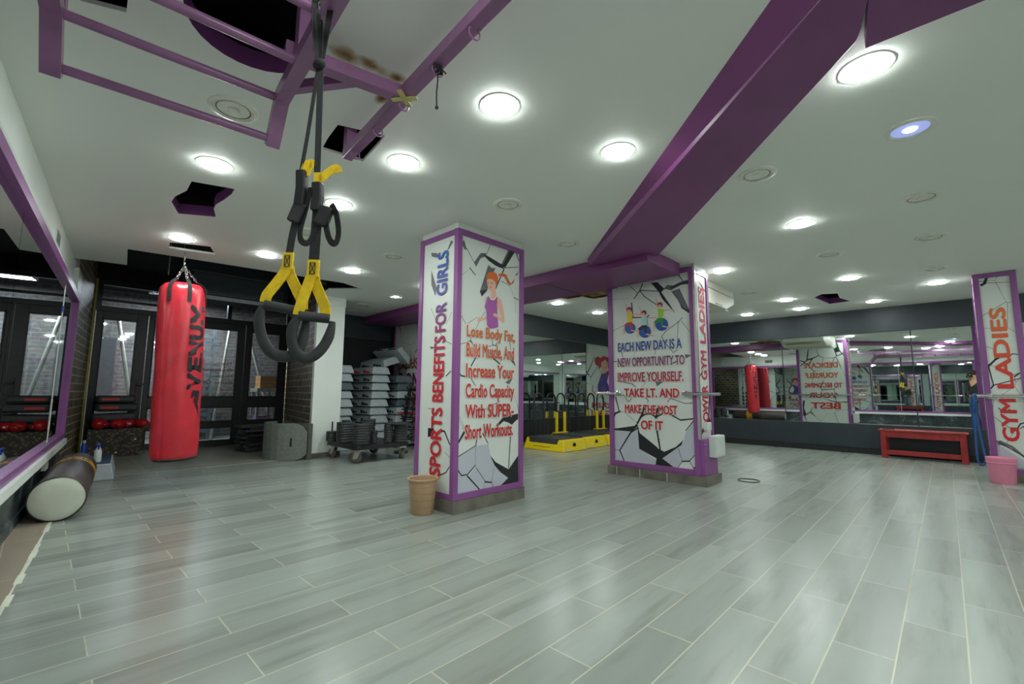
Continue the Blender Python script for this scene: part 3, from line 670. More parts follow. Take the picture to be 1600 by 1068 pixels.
# mural in the corner, seen in the mirror
mb = MB(); bwbox(mb, -5.7, -4.62, 0, 0.012, 0.09, 2.5); mur2 = struct(mb.build('wall_back_mural', 'crack_b'))
BP = lambda u, v, h: BW(u, 0.0135+h, v)
def E2(cx, cz, rx, rz, n=22, a0=0, a1=2*PI): return [w for i in range(n) for w in (cx+rx*math.cos(a0+(a1-a0)*i/n), cz+rz*math.sin(a0+(a1-a0)*i/n))]
X0 = -5.18
WOMAN = [('mblue', [X0-.36, 1.10, X0-.30, 1.42, X0-.12, 1.58, X0+.10, 1.50, X0+.22, 1.20, X0+.20, .98, X0-.1, .95], 0),
 ('white', [X0-.30, 1.16, X0-.24, 1.40, X0-.12, 1.50, X0-.06, 1.30, X0-.14, 1.10], 0), ('mviolet', [X0-.1, 1.0, X0+.02, 1.22, X0+.16, 1.10, X0+.16, .97], 0),
 ('skin', [X0-.04, 1.52, X0+.08, 1.50, X0+.10, 1.66, X0+.02, 1.74, X0-.06, 1.66], 0), ('skin', E2(X0+.0, 1.74, .115, .15), 0),
 ('mred', [X0-.10, 1.62, X0-.17, 1.76, X0-.12, 1.90, X0+.02, 1.96, X0+.15, 1.90, X0+.20, 1.76, X0+.17, 1.62, X0+.11, 1.68, X0+.10, 1.80, X0-.02, 1.86, X0-.09, 1.78], 0),
 ('mred', E2(X0+.2, 1.83, .10, .12), 0), ('mline', [X0-.34, 1.12, X0-.20, 1.02, X0+.30, .98, X0+.38, 1.06, X0+.36, 1.20], .03), ('mred', [X0-.10, 1.54, X0-.02, 1.42, X0+.16, 1.30], .03), ('mred', [X0-.16, 1.62, X0-.24, 1.46, X0-.22, 1.36], .02),
 ('dark', [X0-.06, 1.76, X0-.02, 1.765], .012), ('red', [X0-.05, 1.665, X0+.0, 1.66], .014), ('mred', E2(X0-.30, .84, .06, .09), 0)]
decals(WOMAN, BP, 'printed_figure', mur2, 0.001)
mb = MB()
letter(mb, 'TRAIN', -5.58, -4.78, .62, .76, lambda u, v: BP(u, v, 0.003)); letter(mb, 'AGAIN', -5.52, -4.76, .42, .56, lambda u, v: BP(u, v, 0.003))
mb.build('lettering', 'ink_red', mur2)

# ---------------------------------------------------------------- mirrors
def mirror_label(o, l): return tag(o, l, 'mirror', 'wall mirrors')
for k, (x0, x1) in enumerate(((-4.6, -2.26), (-2.245, -0.365), (-0.35, 1.5), (1.515, 3.9))):
    mb = MB(); bwbox(mb, x0, x1, 0.0, 0.008, 0.5, 2.08)
    mirror_label(mb.build('wall_mirror', 'mirror'), ['tall wall mirror on the back wall that shows the red punching bag', 'wall mirror panel on the back wall above the left end of the red bench', 'wall mirror panel on the back wall behind the blue resistance band', 'back wall mirror panel to the right of the pillar reading GYM LADIES'][k])
for k, (y0, y1) in enumerate(((5.14, 7.49), (7.505, 9.98))):
    o = MB().box(-5.75, -5.742, y0, y1, 0.5, 2.11).build('wall_mirror', 'mirror')
    mirror_label(o, ['corner mirror behind the nearest yellow platform', 'corner mirror behind the farther yellow platforms, showing the mural'][k])
for k, (a, b_) in enumerate(((-.9, 2.48), (3.12, 6.38), (6.97, 9.4))):
    mirror_label(MB().box(3.985, 3.997, a, b_, .48, 2.06).build('wall_mirror', 'mirror'), 'mirror on the far right wall %s' % ['between the left wall and the first lettered pier', 'between the two lettered piers', 'beyond the second lettered pier'][k])
# left mirror in a purple frame
t = thing('wall_mirror', 'large scratched mirror in a purple frame on the left wall', 'mirror', LW(-5.5, 0, 0))
for a, b_ in ((-7.58, -6.42), (-6.41, -3.9), (-3.89, -1.6), (-1.59, 0.20)):
    mb = MB(); lwbox(mb, a, b_, 0.0, 0.012, 0.47, 2.08); mb.build('glass', 'mirror', t, world=True)
mb = MB(); lwbox(mb, -6.422, -6.408, 0.0, 0.016, 0.47, 2.08); lwbox(mb, -6.425, -6.405, 0.016, 0.018, .6, .9); mb.build('seam', 'lamp_rim', t, world=True)
mb = MB(); lwbox(mb, -6.44, -6.39, .016, .019, 1.78, 1.84); mb.build('tape', 'blue', t, world=True)
mb = MB(); lwbox(mb, -7.66, 0.26, 0.0, 0.05, 2.06, 2.13); mb.build('frame_top', 'purple', t, world=True)
mb = MB(); lwbox(mb, -7.66, 0.26, 0.0, 0.05, 0.42, 0.48); mb.build('frame_bottom', 'purple', t, world=True)
for s in (-7.66, 0.19):
    mb = MB(); lwbox(mb, s, s+0.07, 0.0, 0.05, 0.45, 2.10); mb.build('frame_side', 'purple', t, world=True)
mb = MB(); lwbox(mb, -7.66, 0.28, 0.0, 0.075, 0.355, 0.42); struct(mb.build('trim_6', 'white_wall'))
mb = MB(); lwbox(mb, -7.4, -2.0, 0.0, 0.03, 2.145, 2.20); struct(mb.build('trim_7', 'box_white'))
mb = MB(); lwbox(mb, -6.30, -6.16, 0.012, 0.05, 0.235, 0.315)
so = thing('wall_socket', 'white plastic wall socket under the left mirror', 'socket', LW(-6.22, 0, .2)); mb.build('housing', 'box_white', so, world=True, bevel=0.006)
mb = MB(); lwbox(mb, -6.26, -6.20, 0.05, 0.054, 0.25, 0.30); mb.build('outlet', 'lamp_rim_old', so, world=True)
mb = MB(); lwbox(mb, -5.62, -5.36, 0.0, 0.012, 2.25, 2.36)
tag(mb.build('mirror_tile', 'mirror'), 'small loose mirror tile stuck on the white wall above the left mirror', 'mirror')
mb = MB(); lwbox(mb, -7.72, -7.25, 0, 0.04, 2.16, 2.42)
tag(mb.build('junction_box', 'box_white'), 'white flat cover box at the brick end of the left wall', 'box')
# lettered pier and further mirror strip behind the camera, seen in the reflections
mb = MB(); lwbox(mb, 0.30, 0.78, 0, 0.06, 0.0, 2.5); pier = struct(mb.build('wall_pier', 'crack_b'))
mb = MB(); letter(mb, "THAT'S SIMPLE", 0.35, 2.25, 0.0, 1.0, lambda u, v: LW(0.41+(1-v)*0.22, 0.064, u)); mb.build('lettering', 'ink_red', pier)
mb = MB(); lwbox(mb, 0.28, 0.32, 0, 0.075, 0.0, 2.5); lwbox(mb, 0.76, 0.80, 0, 0.075, 0, 2.5); mb.build('frame', 'purple', pier)
mb = MB(); lwbox(mb, 0.9, 3.6, 0, 0.012, 0.5, 2.08); mirror_label(mb.build('wall_mirror', 'mirror'), 'left wall mirror beyond the lettered pier')

# ---------------------------------------------------------------- glazed doors at the end of the recess
def leaf(name, y0, y1, panes, label=None, hw=None, kind='door'):
    """aluminium leaf between y0 and y1 on x=-9.55 with its glass panes (ya,yb,za,zb)"""
    ys = sorted({y0, y1}); t = bpy.data.objects.new(name, None); COL.objects.link(t); t.location = (-9.55, (y0+y1)/2, 0); t['kind'] = 'structure'
    pa, pb = panes[0][0], panes[0][1]; zs = sorted(set([0.01]+[z for p in panes for z in p[2:]]+[panes[0][4] if len(panes[0]) > 4 else 2.2]))
    top = 2.24
    mb = MB(); mb.box(-9.60, -9.545, y0, pa, 0.01, top); mb.box(-9.60, -9.545, pb, y1, 0.01, top)
    lev = sorted([(p[2], p[3]) for p in panes]); z = 0.01
    for a, b_ in lev: mb.box(-9.60, -9.545, pa, pb, z, a); z = b_
    mb.box(-9.60, -9.545, pa, pb, z, top)
    mb.build('door_frame', 'dark_alu', t, world=True, bevel=0.004)
    mb = MB()
    for p in panes:
        for q in ((p[0], p[0]+.018, p[2], p[3]), (p[1]-.018, p[1], p[2], p[3]), (p[0], p[1], p[2], p[2]+.018), (p[0], p[1], p[3]-.018, p[3])): mb.box(-9.545, -9.53, *q)
    mb.build('glazing_bead', 'black', t, world=True)
    for p in panes: MB().box(-9.58, -9.574, p[0], p[1], p[2], p[3]).build('pane', 'glass', t, world=True)
    if hw is not None:
        mb = MB(); mb.box(-9.545, -9.535, hw-.018, hw+.018, 0.92, 1.16); mb.box(-9.535, -9.49, hw-.01, hw+.01, 1.08, 1.10); mb.box(-9.50, -9.485, hw-.012, hw+.10*(1 if hw < 1.8 else -1), 1.075, 1.10)
        mb.build('door_handle', 'black', t, world=True)
    return t
PZ = ((.88, 2.12), (.46, .70), (.10, .34))
def P3(a, b_, z3=True): return [(a, b_, .88, 2.12), (a, b_, .44, .70), (a, b_, .10, .34)]
leaf('door_1', 0.51, 1.16, P3(0.59, 1.02), hw=1.09)
leaf('door_2', 1.17, 1.80, P3(1.24, 1.72))
leaf('door_3', 1.81, 2.62, P3(1.92, 2.50), hw=2.56)
leaf('door_4', 2.63, 3.39, P3(2.72, 3.24))
d3 = bpy.data.objects['door_3']
mb = MB()      # notice on the outside of the glass: reads reversed from here
for i, body in enumerate(('The Sport', 'Generall', 'Maistains Th', 'Being Off', 'C. Off TT', 'Clubs tts')):
    letter(mb, body, 1.96, 2.46, 1.46-i*.115, 1.52-i*.115, lambda u, v: (-9.588, 4.42-u, v), bold=0.01)
mb.build('lettering', mat('ink_notice', (150, 60, 58), 0.5), d3, world=True)
# transom lights over the doors
tr_ = bpy.data.objects.new('window_1', None); COL.objects.link(tr_); tr_.location = (-9.55, 1.0, 2.3); struct(tr_)
mb = MB(); mb.box(-9.62, -9.53, 0.5, 3.42, 2.24, 2.32); mb.box(-9.62, -9.53, 0.5, 3.42, 2.66, 2.74); mb.box(-9.58, -9.52, 0.5, 1.62, 2.40, 2.44)
for y in (0.5, 1.45, 2.3, 3.36): mb.box(-9.62, -9.53, y, y+.06, 2.32, 2.66)
mb.build('window_frame', 'dark_alu', tr_, world=True)
for a, b_ in ((.56, 1.45), (1.51, 2.3), (2.36, 3.36)): MB().box(-9.58, -9.574, a, b_, 2.32, 2.66).build('pane', 'glass', tr_, world=True)
# street side beyond the glass
struct(MB().box(-11.9, -11.7, -2.5, 6.5, 0, 2.95).build('wall_street', 'brick_out'))
t = thing('shutter', 'horizontal slatted grey shutter standing outside behind the third door pane', 'shutter', (-11.0, 2.1, 0))
for i in range(13): MB().box(-11.03, -10.98, 1.72, 2.42, .15+i*.16, .22+i*.16).build('slat', 'step_dark', t, world=True)
mb = MB(); mb.box(-11.04, -10.97, 1.68, 1.73, 0, 2.3); mb.box(-11.04, -10.97, 2.42, 2.47, 0, 2.3); mb.build('frame', 'step_dark', t, world=True)
def pole(a, b_, r, m_, label):
    tag(MB().tube([a, b_], r, 10).build('metal_pole', m_), label, 'pole', 'poles leaning outside the doors')
pole((-10.3, 2.35, 0.02), (-10.6, 2.62, 2.4), .028, 'galv', 'grey metal pole leaning outside, left of the right-hand door stile')
pole((-10.45, 3.55, 0.02), (-10.75, 2.95, 2.4), .03, 'galv', 'grey metal pole leaning diagonally outside the rightmost door pane')
pole((-10.3, 1.25, 0.02), (-10.7, .85, 2.4), .03, 'galv', 'grey metal pole leaning outside the left door pane')
mb = MB(); mb.box(-10.4, -10.36, .55, .85, 0, 1.9)
tag(mb.build('board', 'step_grey'), 'grey upright board standing outside the left door pane', 'board')
mb = MB(); mb.box(-10.3, -10.0, 3.0, 3.3, 0, .42); mb.m = 1; mb.box(-10.25, -10.05, 3.05, 3.25, .42, .5)
tag(mb.build('storage_carton', ['card', 'lilac']), 'tan carton with lilac top outside the rightmost door', 'box')
mb = MB(); mb.box(-10.2, -9.9, 3.04, 3.34, 1.05, 1.3)
tag(mb.build('cardboard_carton', 'card'), 'tan cardboard carton behind the rightmost door pane', 'box')
mb = MB(); mb.box(-10.28, -9.85, 2.98, 3.36, 0.98, 1.05); mb.box(-10.27, -10.23, 3.0, 3.05, .5, .98); mb.box(-9.95, -9.9, 3.0, 3.05, 0, .98); mb.box(-10.27, -10.23, 3.31, 3.36, 0, .98); mb.box(-9.95, -9.9, 3.31, 3.36, 0, .98)
tag(mb.build('shelf_stand', 'galv'), 'grey metal stand outside that carries a tan carton', 'stand')
# added unseen area light that brightens the street side
ld = bpy.data.lights.new('outside_fill_light', 'AREA'); ld.energy = 42; ld.size = 1.0; ld.color = (0.9, 0.95, 1.0)
lo = bpy.data.objects.new('outside_fill_light', ld); COL.objects.link(lo); lo.location = (-10.5, 1.8, 2.85)

# ---------------------------------------------------------------- purple boxing under the ceiling
mb = MB()
zt, zb = 2.5, 2.43
top = [(-2.82, 4.15, zt), (-2.10, 4.36, zt), (-.14, 2.20, zt), (-.12, 1.56, zt)]
bot = [(-2.80, 4.17, zb), (-2.08, 4.36, zb), (-.16, 2.18, zb), (-.02, 1.67, zb)]
mb.hexa(bot, top); struct(mb.build('trim_8', 'purple_box', bevel=0.004))
mb = MB(); mb.prism([(-.14, 2.26), (1.6, 2.30), (1.6, 1.5), (-.08, 1.5), (-.10, 1.95)], lambda x, y: (x, y, 2.435), lambda x, y: (x, y, 2.5)); struct(mb.build('trim_9', 'purple_box', bevel=0.003))
mb = MB(); mb.prism([(-8.4, 4.42), (-2.12, 4.21), (-2.12, 5.0), (-3.0, 5.05), (-3.0, 5.098), (-8.4, 5.098)], lambda x, y: (x, y, 2.36), lambda x, y: (x, y, 2.498))
for x in (-3.55, ): mb.hexa([(x, 4.26, 2.355), (x+.012, 4.26, 2.355), (x+.012, 5.09, 2.355), (x, 5.09, 2.355)], [(x, 4.26, 2.361), (x+.012, 4.26, 2.361), (x+.012, 5.09, 2.361), (x, 5.09, 2.361)])
struct(mb.build('trim_10', 'purple_box', bevel=0.003))
# ---------------------------------------------------------------- pillars
def bars(mb, u0, u1, v0, v1, w, place, d0, d1):
    """rectangular frame of four bars on a face; place(u,v,d)"""
    for a, b_, c, d in ((u0, u0+w, v0, v1), (u1-w, u1, v0, v1), (u0+w, u1-w, v0, v0+w), (u0+w, u1-w, v1-w, v1)):
        mb.hexa([place(a, c, d0), place(b_, c, d0), place(b_, d, d0), place(a, d, d0)], [place(a, c, d1), place(b_, c, d1), place(b_, d, d1), place(a, d, d1)])
p1 = thing('pillar', 'square pillar in purple framing with text about losing body fat, tan bin at its foot', 'pillar', (-3.28, 2.86, 0))
MB().box(-3.55, -3.01, 2.44, 3.27, 0.10, 2.499).build('panel', 'panel', p1, world=True)
FR = lambda u, v, d: (-3.01+d, u, v)      # right face (+x)
FL = lambda u, v, d: (u, 2.44-d, v)       # left face (-y)
FK = lambda u, v, d: (u, 3.27+d, v)
FW = lambda u, v, d: (-3.55-d, u, v)
mb = MB(); bars(mb, 2.425, 3.285, .105, 2.44, .052, FR, 0, .018); bars(mb, -3.562, -2.993, .105, 2.44, .048, FL, 0, .014)
bars(mb, -3.562, -2.993, .105, 2.44, .048, FK, 0, .014); bars(mb, 2.425, 3.285, .105, 2.44, .052, FW, 0, .014)
mb.build('frame', 'purple', p1, world=True, bevel=0.003)
mb = MB(); mb.box(-3.575, -2.98, 2.42, 3.29, 0, .104); mb.build('plinth', 'plinth', p1, world=True)
decals(C1, lambda u, v, h: FR(u, v, .001+h), 'cracked_print', p1)
decals(G1, lambda u, v, h: FR(u, v, .004+h), 'printed_figure', p1)
decals(C3, lambda u, v, h: FL(u, v, .001+h), 'cracked_print', p1)
g = gradient_mat('ink_orange_to_red', .55, 1.65, [(0, (192, 28, 40)), (.4, (200, 46, 42)), (1, (208, 106, 46))])
halo = mat('ink_white_outline', (236, 236, 230), .42, var=0)
mbt, mbh = MB(), MB()
for body, z0, z1, u1 in (('Lose Body Fat,', 1.487, 1.592, 3.17), ('Build Muscle, And', 1.311, 1.436, 3.158), ('Increase Your', 1.130, 1.253, 3.160), ('Cardio Capacity', .953, 1.076, 3.160), ('With SUPER-', .775, .896, 3.158), ('Short Workouts.', .597, .722, 3.150)):
    letter(mbh, body, 2.543, u1+.006, z0-.004, z1+.004, lambda u, v: FR(u, v, .0075), bold=.05)
    letter(mbt, body, 2.549, u1, z0, z1, lambda u, v: FR(u, v, .009))
mbh.build('letter_outline', halo, p1, world=True); mbt.build('lettering', g, p1, world=True)
g2 = gradient_mat('ink_red_to_blue', .27, 2.27, [(0, (200, 24, 40)), (.5, (204, 44, 56)), (.66, (150, 60, 112)), (.8, (96, 84, 160)), (1, (34, 96, 176))])
mb = MB()
for body, a, b_ in (('SPORTS', .275, .865), ('BENEFITS', .915, 1.50), ('FOR', 1.535, 1.80), ('GIRLS', 1.865, 2.275)):
    letter(mb, body, a, b_, 0, 1, lambda u, v: FL(-3.135-.155*v-.045*(1-(u-.27)/2.0), u, .008), bold=.03)
mb.build('lettering', g2, p1, world=True)

p2 = thing('pillar', 'wide pillar in purple framing with printed women on exercise balls', 'pillar', (-2.56, 5.3, 0))
MB().box(-3.12, -2.01, 5.10, 5.48, .10, 2.499).build('panel', 'panel', p2, world=True)
F2 = lambda u, v, d: (u, 5.10-d, v)
F2R = lambda u, v, d: (-2.01+d, u, v)
F2B = lambda u, v, d: (u, 5.48+d, v)
mb = MB(); bars(mb, -3.14, -2.00, .105, 2.47, .062, F2, 0, .018); bars(mb, 5.085, 5.495, .30, 2.44, .05, F2R, 0, .018); bars(mb, -3.14, -1.99, .105, 2.44, .06, F2B, 0, .018)
mb.box(-3.138, -3.12, 5.085, 5.49, .1, 2.44); mb.box(-2.01, -1.955, 5.09, 5.47, .104, .50)
for i in range(4): mb.ball((-1.955, 5.12, .27+i*.055), .014, 10)
mb.build('frame', 'purple', p2, world=True, bevel=0.003)
mb = MB(); mb.box(-2.012, -1.985, 5.075, 5.092, .5, 2.49); mb.build('corner_strip', 'galv', p2, world=True)
mb = MB(); mb.box(-3.16, -1.925, 5.055, 5.50, 0, .104); mb.build('plinth', 'plinth', p2, world=True)
mb = MB()
for x in (-3.03, -2.72, -2.38): mb.box(x, x+.006, 5.0542, 5.056, .003, .1)
mb.build('plinth_joints', 'lamp_rim', p2, world=True)
decals(C2, lambda u, v, h: F2(u, v, .001+h), 'cracked_print', p2)
decals(W2, lambda u, v, h: F2(u, v, .004+h), 'printed_figures', p2)
g3 = gradient_mat('ink_blue_to_red', .57, 1.65, [(0, (196, 24, 36)), (.5, (190, 36, 52)), (.72, (150, 60, 100)), (.86, (96, 66, 130)), (.93, (30, 72, 150)), (1, (26, 76, 160))])
mbt, mbh = MB(), MB()
for body, u0, u1, z0, z1 in (('EACH NEW DAY IS A', -3.003, -2.165, 1.524, 1.641), ('NEW OPPORTUNITY TO', -3.01, -2.138, 1.333, 1.447), ('IMPROVE YOURSELF.', -3.013, -2.159, 1.143, 1.262), ('TAKE LT. AND', -2.926, -2.214, .954, 1.062), ('MAKE THE MOST', -2.92, -2.244, .757, .864), ('OF IT', -2.708, -2.423, .57, .678)):
    letter(mbh, body, u0-.006, u1+.006, z0-.004, z1+.004, lambda u, v: F2(u, v, .0075), bold=.05)
    letter(mbt, body, u0, u1, z0, z1, lambda u, v: F2(u, v, .009), bold=.035)
mbh.build('letter_outline', halo, p2, world=True); mbt.build('lettering', g3, p2, world=True)
g4 = gradient_mat('ink_crimson', .6, 2.3, [(0, (190, 24, 66)), (1, (196, 40, 84))])
mb = MB()
for body, a, b_ in (('POWER', .62, 1.10), ('GYM', 1.16, 1.50), ('LADIES', 1.58, 2.26)): letter(mb, body, a, b_, 0, 1, lambda u, v: F2R(5.385-.17*v, u, .009), bold=.03)
mb.build('lettering', g4, p2, world=True)
MB().box(-2.006, -2.004, 5.14, 5.44, .5, 2.39).build('cracked_print', 'crack_a', p2, world=True)
mb = MB(); mb.box(-3.06, -2.06, 5.481, 5.483, .17, 2.37); mb.build('cracked_print', 'crack_b', p2, world=True)
mb = MB()
for i, (body, u0, u1, z0, z1) in enumerate((('DEDICATE', -2.2, -2.98, 1.72, 1.86), ('YOURSELF', -2.2, -2.96, 1.45, 1.59), ('TO BECOMING', -2.14, -2.98, 1.19, 1.32), ('YOUR', -2.25, -2.9, .92, 1.06), ('BEST', -2.2, -2.86, .63, .80))):
    mb.m = 0 if i < 2 else 1
    letter(mb, body, u0, u1, z0, z1, lambda u, v: F2B(u, v, .006), bold=.04)
mb.build('lettering', [mat('ink_orange', (206, 92, 46), .4), 'ink_red'], p2, world=True)

p3 = thing('pillar', 'slim pillar in purple framing with GYM LADIES up its front, pink bin at its foot', 'pillar', (.52, 8.15, 0))
MB().box(.35, .69, 7.95, 8.33, .10, 2.499).build('panel', 'panel', p3, world=True)
F3 = lambda u, v, d: (u, 7.95-d, v)
F3L = lambda u, v, d: (.35-d, u, v)
mb = MB(); bars(mb, .335, .705, .105, 2.498, .055, F3, 0, .018); bars(mb, 7.935, 8.345, .105, 2.47, .05, F3L, 0, .015); bars(mb, 7.935, 8.345, .105, 2.47, .05, lambda u, v, d: (.69+d, u, v), 0, .015)
bars(mb, .335, .705, .105, 2.498, .055, lambda u, v, d: (u, 8.33+d, v), 0, .018)
mb.build('frame', 'purple', p3, world=True, bevel=0.003)
MB().box(.33, .71, 7.93, 8.35, 0, .104).build('plinth', 'plinth', p3, world=True)
mb = MB(); mb.box(.392, .648, 7.948, 7.9495, .16, 2.44); mb.build('cracked_print', 'crack_b', p3, world=True)
mb = MB(); mb.box(.345, .3495, 7.99, 8.29, .16, 2.42); mb.build('side_print', 'crack_a', p3, world=True)
C4 = [('k', [.395, 1.36, .46, 1.44, .50, 1.47], .022), ('k', [.395, 1.36, .42, 1.13, .645, 1.21], .012), ('k', [.42, 1.13, .395, 1.09], .016), ('k', [.395, 1.60, .45, 1.57], .006), ('k', [.56, 1.45, .60, 1.50, .645, 1.49], .012),
      ('k', [.41, 2.36, .44, 2.38, .46, 2.44], .03), ('k', [.46, 2.38, .645, 2.36], .006), ('g', [.395, .43, .42, .48, .52, .42, .645, .26, .645, .24, .50, .40], 0), ('s', [.395, .43, .645, .22, .645, .17, .395, .17], 0),
      ('k', [.395, .47, .645, .27], .012), ('k', [.56, .60, .60, .68, .645, .70], .014), ('k', [.44, .86, .48, .80, .53, .85], .01)]
decals(C4, lambda u, v, h: F3(u, v, .003+h), 'cracked_print', p3)
g5 = gradient_mat('ink_red_to_orange', .45, 2.08, [(0, (204, 30, 38)), (.5, (212, 56, 44)), (1, (222, 118, 60))])
mb = MB()
for body, a, b_ in (('GYM', .47, .97), ('LADIES', 1.09, 2.07)): letter(mb, body, a, b_, 0, 1, lambda u, v: F3(.585-.135*v, u, .006), bold=.035)
mb.build('lettering', g5, p3, world=True)

# barre stubs and the electric boxes on the wide pillar
def flange(mb, c, ax_, r=.035):
    T = Matrix.Translation(c) @ Vector((0, 0, 1)).rotation_difference(Vector(ax_)).to_matrix().to_4x4()
    mb.lathe([(0, 0), (r, 0), (r, .008), (r*.6, .014), (.02, .03), (.02, .06), (0, .06)], 20, T)
def barre(name_lbl, pts, fl):
    t = thing('barre', name_lbl, 'barre', Vector(fl[0][0]))
    MB().tube(pts, .0185, 14).build('rail', 'steel', t, smooth=True, world=True)
    for c, a in fl:
        mb = MB(); flange(mb, c, a); mb.build('bracket', 'steel', t, smooth=True, world=True)
barre('short chromed barre sticking out on the left edge of the wide pillar', [(-2.99, 5.02, 1.0), (-3.28, 5.02, 1.0)], [((-3.005, 5.082, 1.0), (0, -1, 0))])
barre('short chromed barre sticking out on the right edge of the wide pillar', [(-2.15, 5.02, 1.0), (-1.74, 5.02, 1.0)], [((-2.13, 5.082, 1.0), (0, -1, 0))])
barre('chromed barre across the back of the wide pillar', [(-3.4, 5.56, 1.0), (-1.95, 5.56, 1.0)], [((-2.25, 5.5, 1.0), (0, 1, 0)), ((-2.95, 5.5, 1.0), (0, 1, 0))])
barre('chromed barre in front of the slim pillar with the blue band', [(.255, 7.865, 1.0), (2.4, 7.9, 1.0)], [((.375, 7.932, 1.0), (0, -1, 0)), ((.665, 7.932, 1.0), (0, -1, 0))])
t = thing('electrical_box', 'white square electrical box on the side of the wide pillar above its plinth', 'electrical box', (-1.95, 5.36, .3))
MB().box(-1.955, -1.875, 5.22, 5.50, .30, .535).build('housing', 'box_white', t, world=True, bevel=.006)
mb = MB(); mb.box(-1.875, -1.869, 5.235, 5.485, .315, .52); mb.build('cover', 'box_white', t, world=True, bevel=.002)
for y, z in ((5.25, .33), (5.47, .33), (5.25, .505), (5.47, .505)): mb = MB(); mb.box(-1.869, -1.867, y-.006, y+.006, z-.006, z+.006); mb.build('screw', 'galv', t, world=True)
t = thing('light_switch', 'small white switch on the side of the wide pillar over the electrical box', 'switch', (-2.0, 5.26, .6))
MB().box(-2.004, -1.955, 5.21, 5.33, .59, .68).build('housing', 'box_white', t, world=True, bevel=.004)
MB().box(-1.955, -1.95, 5.24, 5.30, .61, .66).build('rocker', 'lamp_rim', t, world=True)

# ---------------------------------------------------------------- downlights
def make_light(kind, label, group):
    t = thing('ceiling_light', label, 'ceiling light', (0, 0, CEIL), group=group)
    T = Matrix.Translation((0, 0, 0))
    if kind == 'lit':
        MB().lathe([(.094, -.001), (.106, 0), (.106, -.003), (.097, -.005), (.094, -.004)], 32).build('rim', 'lamp_rim', t, smooth=True)
        MB().lathe([(0, -.017), (.06, -.0165), (.084, -.013), (.092, -.007), (.094, -.003), (.094, -.001), (0, -.001)], 32).build('diffuser', 'lamp', t)
    elif kind == 'blue':
        MB().lathe([(.085, 0), (.115, 0), (.115, -.008), (.095, -.013), (.085, -.006)], 32).build('rim', 'lamp_rim_old', t, smooth=True)
        MB().lathe([(0, -.001), (.088, -.001), (.088, -.006), (0, -.006)], 28).build('lens', 'lamp_blue', t, smooth=True)
        MB().lathe([(0, -.015), (.03, -.012), (.035, -.006), (0, -.006)], 20).build('bulb', 'lamp_blue_core', t, smooth=True)
    else:
        MB().lathe([(.082, -.001), (.118, 0), (.118, -.007), (.098, -.013), (.080, -.005)], 32).build('rim', 'lamp_rim_old', t, smooth=True)
        MB().lathe([(0, -.001), (.084, -.0015), (.084, -.005), (.05, -.003), (0, -.0025)], 28).build('reflector', 'lamp_dead', t, smooth=True)
        MB().lathe([(.076, -.0052), (.083, -.0062), (.085, -.0062), (.0845, -.0045), (.076, -.0045)], 28).build('gap_ring', 'plinth', t)
        MB().lathe([(0, -.016), (.024, -.013), (.03, -.004), (0, -.004)], 18).build('bulb', 'lamp' if kind == 'faint' else 'lamp_rim_old', t, smooth=True)
    return t
